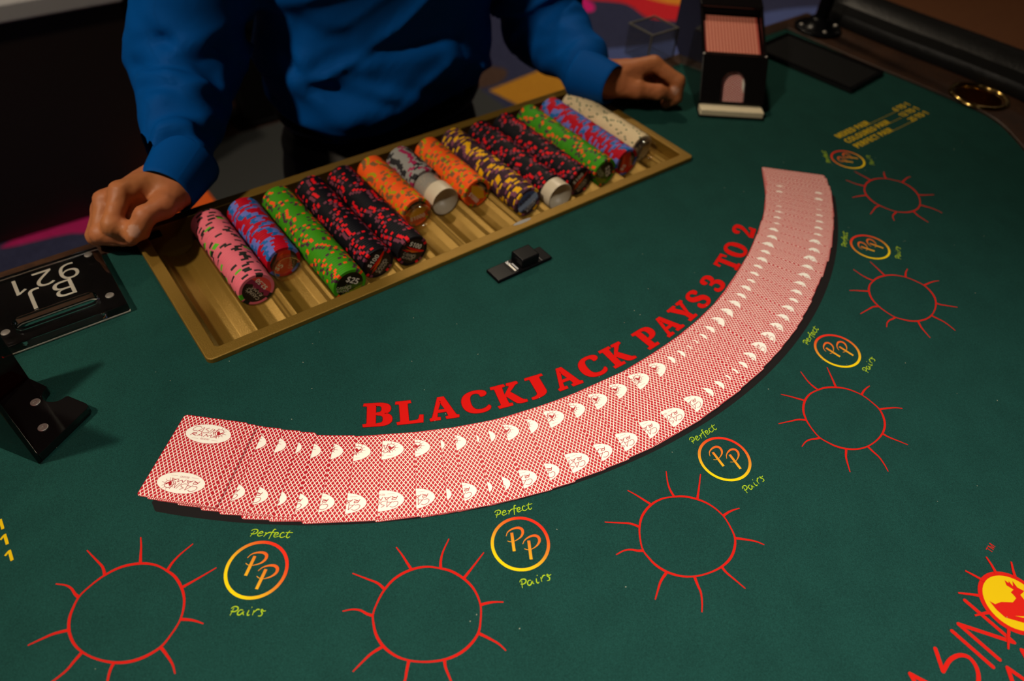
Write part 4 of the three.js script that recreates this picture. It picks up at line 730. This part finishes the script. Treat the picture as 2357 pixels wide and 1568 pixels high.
// ---------------------------------------------------------------- the dealer
{
  const dealer = thing('person', 'person in a royal blue shirt and dark trousers leaning both fists on the table', 'person', [0.08, 0, -0.15]);
  const OX = 0.08, OZ = -0.15;                                // joints below are in table coordinates, y above the felt
  const J = {
    shR: [-0.105, 0.37, -0.17], elR: [-0.214, 0.092, -0.140], wrR: [-0.302, 0.050, 0.045],
    shL: [0.265, 0.36, -0.17], elL: [0.362, 0.048, -0.075], wrL: [0.312, 0.045, 0.112],
  };
  const shift = (g) => { g.translate(-OX, F, -OZ); return g; };
  const skinA = lin(0.38, 0.135, 0.043), skinB = lin(0.41, 0.130, 0.054), nail = lin(0.46, 0.23, 0.15);
  const nails = [];
  function hand(right) {
    const H = right ? {
      w: J.wrR,
      f: [[[-0.379, 0.066, 0.062], [-0.403, 0.047, 0.089], [-0.379, 0.037, 0.101], [-0.364, 0.041, 0.086]],
        [[-0.396, 0.052, 0.047], [-0.416, 0.032, 0.076], [-0.391, 0.024, 0.091], [-0.375, 0.028, 0.077]],
        [[-0.402, 0.036, 0.037], [-0.421, 0.0205, 0.064], [-0.397, 0.0175, 0.079], [-0.382, 0.020, 0.066]],
        [[-0.399, 0.021, 0.029], [-0.418, 0.0125, 0.052], [-0.400, 0.0120, 0.064], [-0.388, 0.0145, 0.053]]],
      t: [[-0.318, 0.045, 0.060], [-0.345, 0.050, 0.088], [-0.369, 0.055, 0.103], [-0.389, 0.039, 0.108]],
      nail: [[-0.3855, 0.0475, 0.1125], 0.0072],
    } : {
      w: J.wrL,
      f: [[[0.394, 0.064, 0.150], [0.415, 0.046, 0.187], [0.412, 0.022, 0.192], [0.404, 0.0105, 0.181]],
        [[0.410, 0.050, 0.130], [0.431, 0.031, 0.166], [0.426, 0.0125, 0.170], [0.414, 0.0105, 0.158]],
        [[0.414, 0.034, 0.117], [0.434, 0.0205, 0.149], [0.425, 0.0110, 0.152], [0.413, 0.0105, 0.143]],
        [[0.409, 0.020, 0.107], [0.428, 0.0125, 0.131], [0.420, 0.0100, 0.134], [0.410, 0.0100, 0.127]]],
      t: [[0.326, 0.038, 0.126], [0.356, 0.036, 0.158], [0.383, 0.034, 0.179], [0.403, 0.028, 0.188]],
      nail: [[0.4045, 0.0365, 0.1915], 0.0068],
    };
    if (right) for (const p of [...H.f.flat(), ...H.t, H.nail[0]]) { p[0] += 0.010; p[1] -= p[1] > 0.03 ? 0.003 : 0; p[2] += 0.006; }
    nails.push(H.nail);
    const rf = [[0.0112, 0.0106, 0.0096, 0.0085], [0.0114, 0.0106, 0.0096, 0.0085], [0.0106, 0.0100, 0.0090, 0.0080], [0.0096, 0.0090, 0.0082, 0.0074]];
    const mid = (a, b, t) => a.map((v, i) => v + (b[i] - v) * t);
    const el = right ? J.elR : J.elL, fore = mid(H.w, el, 0.45);
    const f = (x, y, z) => {
      let d = cone(x, y, z, fore, H.w, 0.030, 0.0235);
      let palm = 1;
      H.f.forEach((c, i) => { palm = smin(palm, cone(x, y, z, H.w, c[0], 0.020, 0.0128 - 0.0006 * i), 0.012); });
      palm = smin(palm, cone(x, y, z, mid(H.w, H.f[1][0], 0.45), mid(H.f[3][1], H.f[1][2], 0.5), 0.014, 0.010), 0.014);
      d = smin(d, palm, 0.022);
      H.f.forEach((c, i) => {
        let q = cone(x, y, z, c[0], c[1], rf[i][0], rf[i][1]); q = smin(q, cone(x, y, z, c[1], c[2], rf[i][1], rf[i][2]), 0.004); q = smin(q, cone(x, y, z, c[2], c[3], rf[i][2], rf[i][3]), 0.004);
        d = smin(d, q, 0.0055);
      });
      let th = cone(x, y, z, H.t[0], H.t[1], 0.0185, 0.0140); 
      d = smin(d, th, 0.016);
      let tq = cone(x, y, z, H.t[1], H.t[2], 0.0128, 0.0112); tq = smin(tq, cone(x, y, z, H.t[2], H.t[3], 0.0112, 0.0092), 0.005);
      d = smin(d, tq, 0.005);
      // skin folds and knuckles
      d += 0.0006 * noise3(x * 160, y * 160, z * 160) + 0.0005 * noise3(x * 320, y * 320, z * 320);
      return d;
    };
    const pts = [...H.f.flat(), ...H.t, H.w, fore], lo = [0, 1, 2].map((i) => Math.min(...pts.map((p) => p[i])) - 0.036), hi = [0, 1, 2].map((i) => Math.max(...pts.map((p) => p[i])) + 0.036);
    return surfaceNets(f, lo, hi, 0.0024, 1);
  }
  const hd = [0.08, 0.60, -0.085];
  const headF = (x, y, z) => {
    let d = ell(x, y, z, [hd[0], hd[1] + 0.015, hd[2] - 0.012], [0.076, 0.100, 0.094]);
    d = smin(d, ell(x, y, z, [hd[0], hd[1] - 0.060, hd[2] + 0.022], [0.054, 0.055, 0.060]), 0.04);
    d = smin(d, cone(x, y, z, [hd[0], hd[1] + 0.010, hd[2] + 0.082], [hd[0], hd[1] - 0.022, hd[2] + 0.098], 0.008, 0.0125), 0.014);
    d = smin(d, cone(x, y, z, [hd[0] - 0.028, hd[1] - 0.056, hd[2] + 0.076], [hd[0] + 0.028, hd[1] - 0.056, hd[2] + 0.076], 0.006, 0.006), 0.010);
    for (const s of [-1, 1]) {
      d = smin(d, ell(x, y, z, [hd[0] + s * 0.077, hd[1] - 0.004, hd[2] - 0.012], [0.010, 0.030, 0.018]), 0.008);
      d = smin(d, Math.hypot(x - hd[0] - s * 0.032, y - hd[1] - 0.006, z - hd[2] - 0.0635) - 0.0125, 0.004);
    }
    d = smin(d, cone(x, y, z, [0.08, 0.40, -0.15], [hd[0], hd[1] - 0.05, hd[2] - 0.02], 0.062, 0.054), 0.03);
    return d;
  };
  const bodyF = (x, y, z) => {      // figure inside the clothes
    let d = ell(x, y, z, [0.08, 0.20, -0.165], [0.150, 0.26, 0.090]);
    d = smin(d, ell(x, y, z, [0.08, -0.10, -0.165], [0.145, 0.14, 0.095]), 0.06);
    for (const [a, b, c] of [[J.shR, J.elR, J.wrR], [J.shL, J.elL, J.wrL]]) { d = smin(d, cone(x, y, z, a, b, 0.052, 0.040), 0.05); d = smin(d, cone(x, y, z, b, c, 0.038, 0.022), 0.03); }
    for (const s of [-1, 1]) { d = smin(d, cone(x, y, z, [0.08 + s * 0.085, -0.14, -0.165], [0.08 + s * 0.10, -0.52, -0.155], 0.075, 0.052), 0.05); d = smin(d, cone(x, y, z, [0.08 + s * 0.10, -0.52, -0.155], [0.08 + s * 0.105, -0.90, -0.18], 0.050, 0.036), 0.03); }
    return d;
  };
  const skin = mergeGeometries([hand(true), hand(false), surfaceNets(headF, [-0.03, 0.38, -0.24], [0.19, 0.74, 0.05], 0.0045), surfaceNets(bodyF, [-0.36, -0.98, -0.32], [0.48, 0.50, 0.16], 0.016)].map((g) => plain(g)));
  setColor(skin, (c, x, y, z) => {
    const n = 0.5 + 0.5 * noise3(x * 45, y * 45, z * 45); c.copy(skinA).lerp(skinB, n);
    for (const [p, r] of nails) if (Math.hypot(x - p[0], y - p[1], z - p[2]) < r) c.copy(nail);
    for (const s of [-1, 1]) { const ex = x - hd[0] - s * 0.032, ey = y - hd[1] - 0.004, e = Math.hypot(ex / 0.012, ey / 0.0052); if (e < 1 && z > hd[2] + 0.055) c.copy(Math.hypot(ex, ey) < 0.0052 ? lin(0.02, 0.012, 0.008) : lin(0.7, 0.66, 0.6)); }
    if (Math.abs(y - hd[1] + 0.056) < 0.006 && Math.abs(x - hd[0]) < 0.027 && z > hd[2] + 0.07) c.copy(lin(0.34, 0.12, 0.09));
  });
  mesh('body', shift(skin), phy({ specularIntensity: 0.5, vertexColors: true, roughness: 0.5 }), dealer);
  const hairF = (x, y, z) => { let d = ell(x, y, z, [hd[0], hd[1] + 0.026, hd[2] - 0.020], [0.083, 0.104, 0.098]) + 0.003 * noise3(x * 60, y * 60, z * 60); const cut = Math.max(z - hd[2] - 0.045 + Math.max(0, y - hd[1] - 0.06) * -1.2, -(y - hd[1] + 0.045)); return Math.max(d, cut); };
  mesh('hair', shift(surfaceNets(hairF, [-0.03, 0.5, -0.24], [0.19, 0.76, 0.05], 0.005)), std({ color: lin(0.012, 0.009, 0.007), roughness: 0.6 }), dealer);

  // shirt
  const cotton = phy({ specularIntensity: 0.10, color: lin(0.0, 0.062, 0.26), roughness: 0.65, bumpMap: feltBump, bumpScale: 0.0001 });
  const lerpT = (tab, y) => { if (y <= tab[0][0]) return tab[0].slice(1); for (let i = 1; i < tab.length; i++) if (y <= tab[i][0]) { const a = tab[i - 1], b = tab[i], t = sm((y - a[0]) / (b[0] - a[0])); return [a[1] + (b[1] - a[1]) * t, a[2] + (b[2] - a[2]) * t]; } return tab[tab.length - 1].slice(1); };
  const T = [[-0.06, 0.145, 0.098], [-0.030, 0.158, 0.108], [-0.004, 0.182, 0.142], [0.03, 0.190, 0.150], [0.10, 0.182, 0.134], [0.20, 0.186, 0.130], [0.32, 0.190, 0.120], [0.40, 0.150, 0.095], [0.45, 0.085, 0.075]];
  const dirn = (a, b) => { const v = b.map((q, i) => q - a[i]), l = Math.hypot(...v); return v.map((q) => q / l); };
  const ridge = (n, p) => Math.pow(Math.max(0, 1.02 - Math.sqrt(n * n + 0.012)), p);
  // creases (furrows) and the raised folds beside them, as lines lying on the cloth
  const FURROWS = [[[-0.279, 0.111, -0.123], [-0.267, 0.125, -0.069], [-0.237, 0.123, -0.05], [-0.204, 0.101, -0.05]], [[-0.248, 0.16, -0.107], [-0.231, 0.151, -0.088], [-0.203, 0.131, -0.076], [-0.17, 0.113, -0.084]], [[-0.242, 0.145, -0.094], [-0.227, 0.132, -0.071], [-0.205, 0.11, -0.056]], [[-0.317, 0.083, 0.005], [-0.301, 0.097, -0.001], [-0.277, 0.105, 0.0], [-0.26, 0.098, 0.01], [-0.253, 0.083, 0.022]], [[-0.288, 0.11, -0.065], [-0.273, 0.117, -0.041], [-0.26, 0.116, -0.028]], [[-0.318, 0.083, 0.011], [-0.291, 0.088, 0.035], [-0.262, 0.081, 0.034], [-0.233, 0.068, 0.004]], [[-0.224, 0.101, -0.027], [-0.202, 0.073, -0.044]], [[-0.062, 0.083, -0.056], [-0.032, 0.071, -0.034], [0.006, 0.058, -0.017], [0.06, 0.041, -0.001], [0.129, 0.016, -0.01]], [[-0.059, 0.056, -0.046], [-0.021, 0.043, -0.021], [0.027, 0.024, -0.003]], [[-0.043, 0.096, -0.043], [0.007, 0.104, -0.023], [0.066, 0.106, -0.016], [0.141, 0.1, -0.018], [0.221, 0.081, -0.044]], [[0.126, 0.017, -0.009], [0.162, 0.047, -0.008], [0.209, 0.059, -0.029]], [[-0.075, 0.139, -0.069], [-0.055, 0.124, -0.051], [-0.025, 0.121, -0.034]], [[-0.091, 0.091, -0.095], [-0.084, 0.072, -0.076], [-0.075, 0.055, -0.059]], [[0.295, 0.063, -0.023], [0.307, 0.085, 0.035]], [[0.29, 0.043, -0.004], [0.298, 0.078, 0.047], [0.344, 0.087, 0.06]]];
  const FOLDS = [[[-0.282, 0.115, -0.078], [-0.256, 0.121, -0.041], [-0.227, 0.106, -0.03]], [[-0.246, 0.167, -0.108], [-0.233, 0.158, -0.092], [-0.215, 0.142, -0.079]], [[-0.317, 0.079, 0.022], [-0.293, 0.098, 0.017], [-0.27, 0.094, 0.023], [-0.265, 0.078, 0.039]], [[-0.076, 0.089, -0.071], [-0.034, 0.068, -0.035], [0.019, 0.049, -0.01], [0.069, 0.014, -0.004]], [[0.0, 0.081, -0.024], [0.056, 0.083, -0.014], [0.121, 0.083, -0.011]], [[-0.086, 0.06, -0.075], [-0.07, 0.035, -0.048], [-0.043, 0.009, -0.028]], [[0.175, -0.031, -0.063], [0.186, 0.021, -0.024]]];
  const lineDist = (L, x, y, z) => { let m = 1; for (let i = 1; i < L.length; i++) m = Math.min(m, cone(x, y, z, L[i - 1], L[i], 0, 0)); return m; };
  const shirtF = (x, y, z) => {
    const hemDip = 0.030 * Math.exp(-(((x + 0.02) / 0.11) ** 2)) - 0.018;             // the blouse hangs lowest left of centre
    const [w, dp] = lerpT(T, y + hemDip), qx = Math.abs(x - 0.082) / w, qz = Math.abs(z + 0.150) / dp;
    let d = (Math.pow(Math.pow(qx, 2.35) + Math.pow(qz, 2.35), 1 / 2.35) - 1) * Math.min(w, dp);
    d = Math.max(d, -0.045 - y - hemDip * 0.6, y - 0.455);
    let arm = 1, which = 0;
    for (const [a, b, c, k] of [[J.shR, J.elR, J.wrR, 1], [J.shL, J.elL, J.wrL, 2]]) {
      const cuffEnd = c.map((v, i) => v + (b[i] - v) * 0.20);
      let q = cone(x, y, z, a, b, 0.078, 0.066); q = smin(q, cone(x, y, z, b, cuffEnd, 0.063, 0.041), 0.03);
      if (q < arm) { arm = q; which = k; }
    }
    const isArm = arm < d + 0.01; let crease = 0;
    d = smin(d, arm, 0.03);
    if (d > 0.03 || d < -0.035) return d;
    for (const L of FURROWS) { if (Math.abs(x - L[0][0]) > 0.2) continue; const q = lineDist(L, x, y, z); if (q < 0.03) crease += 0.0085 * Math.exp(-((q / 0.0105) ** 2)); }
    for (const L of FOLDS) { if (Math.abs(x - L[0][0]) > 0.2) continue; const q = lineDist(L, x, y, z); if (q < 0.04) crease -= 0.0085 * Math.exp(-((q / 0.015) ** 2)); }
    d += crease;
    if (isArm) {
      const [a, b, c] = which === 1 ? [J.shR, J.elR, J.wrR] : [J.shL, J.elL, J.wrL];
      const t1 = dirn(b, c), t2 = dirn(a, b), lower = cone(x, y, z, b, c, 0, 0) < cone(x, y, z, a, b, 0, 0);
      const t = lower ? t1 : t2, al = (x - b[0]) * t[0] + (y - b[1]) * t[1] + (z - b[2]) * t[2];
      const u = x * 0.8 - y * 0.6, amp = 0.0065 + 0.009 * Math.exp(-((al / 0.085) ** 2));
      const g = noise3(al * 19 + u * 13 + which * 9.7, u * 5, (y + z) * 5);
      d -= amp * (ridge(g, 2.6) - 0.36) + 0.0070 * (ridge(noise3(al * 34 + u * 20 + 5, u * 9, z * 9), 2.4) - 0.36);
    } else {
      const v = y * 1.0 + 0.55 * Math.abs(x - 0.13), g = noise3(x * 5 + 2, v * 20, z * 4 + 1), g2 = noise3(x * 9 - 3, v * 34 + 7, z * 6);
      const amp = 0.015 * Math.max(0.25, Math.min(1, 1.15 - y * 3.2));
      d -= amp * (ridge(g, 2.6) - 0.38) + 0.003 * (ridge(g2, 3) - 0.35);
      // buttoned placket down the front
      if (z > -0.10 && Math.abs(x - 0.126) < 0.017) d -= 0.0022;
    }
    return d;
  };
  const sg = surfaceNets(shirtF, [-0.32, -0.09, -0.33], [0.47, 0.47, 0.13], 0.0042, 4);
  const shirt = mesh('shirt', shift(uvBox(sg, 4)), cotton, dealer); shirt.userData.label = 'royal blue long sleeved shirt, bloused over the waist';
  for (const [a, b, k, n] of [[J.elR, J.wrR, [-0.383, 0.050, 0.060], 0], [J.elL, J.wrL, [0.406, 0.046, 0.138], 1]]) {
    const t0 = dirn(a, b), t1 = dirn(b, k), t = dirn([0, 0, 0], t0.map((v, i) => v * 0.62 + t1[i] * 0.38)), e = b.map((v, i) => v + t[i] * 0.030);
    const pts = [[0.0300, 0.064], [0.0370, 0.062], [0.0380, 0.056], [0.0316, 0.005], [0.0306, 0.0], [0.0286, 0.0], [0.0292, 0.006], [0.0310, 0.03]].map((p) => new THREE.Vector2(p[0], p[1]));
    const g = new THREE.LatheGeometry(pts, 48); { const p = g.attributes.position; for (let i = 0; i < p.count; i++) { const an = Math.atan2(p.getZ(i), p.getX(i)), k = 1 + 0.05 * Math.cos(2 * an + 0.5) + 0.012 * Math.sin(5 * an + n); p.setX(i, p.getX(i) * k); p.setZ(i, p.getZ(i) * k); } g.computeVertexNormals(); }
    g.applyQuaternion(new THREE.Quaternion().setFromUnitVectors(V3(0, 1, 0), V3(-t[0], -t[1], -t[2]))); g.translate(e[0], e[1], e[2]);
    mesh('cuff', shift(uvBox(g, 4)), cotton, dealer);
  }
  // trousers, belt, shoes
  const trF = (x, y, z) => {
    let d = ell(x, y, z, [0.082, -0.115, -0.158], [0.172, 0.150, 0.122]); d = Math.max(d, y + 0.020);
    for (const s of [-1, 1]) { d = smin(d, cone(x, y, z, [0.082 + s * 0.085, -0.17, -0.160], [0.082 + s * 0.100, -0.54, -0.150], 0.094, 0.078), 0.05); d = smin(d, cone(x, y, z, [0.082 + s * 0.100, -0.54, -0.150], [0.082 + s * 0.105, -0.915, -0.175], 0.078, 0.070), 0.03); }
    d = Math.max(d, -0.955 - y);
    if (Math.abs(d) < 0.03) d -= 0.008 * (ridge(noise3(x * 7, y * 22 + x * 14, z * 7), 3) - 0.35);
    return d;
  };
  mesh('trousers', shift(surfaceNets(trF, [-0.12, -0.97, -0.31], [0.30, 0.0, -0.01], 0.007)), std({ color: lin(0.035, 0.031, 0.026), roughness: 0.85 }), dealer);
  { const g = new THREE.TorusGeometry(1, 0.12, 8, 64); g.rotateX(Math.PI / 2); g.scale(0.160, 0.14, 0.112); g.translate(0.082, -0.034, -0.155); mesh('belt', shift(g), M.blackMatte, dealer); }
  for (const s of [-1, 1]) { const fx = 0.082 + s * 0.105, f = (x, y, z) => Math.max(smin(ell(x, y, z, [fx, -0.945, -0.185], [0.040, 0.040, 0.055]), ell(x, y, z, [fx + s * 0.008, -0.958, -0.095], [0.045, 0.034, 0.095]), 0.03), -0.965 - y); mesh('shoe', shift(surfaceNets(f, [fx - 0.08, -0.98, -0.27], [fx + 0.08, -0.88, 0.03], 0.006)), M.blackPlastic, dealer); }
}


renderer.render(scene, camera);
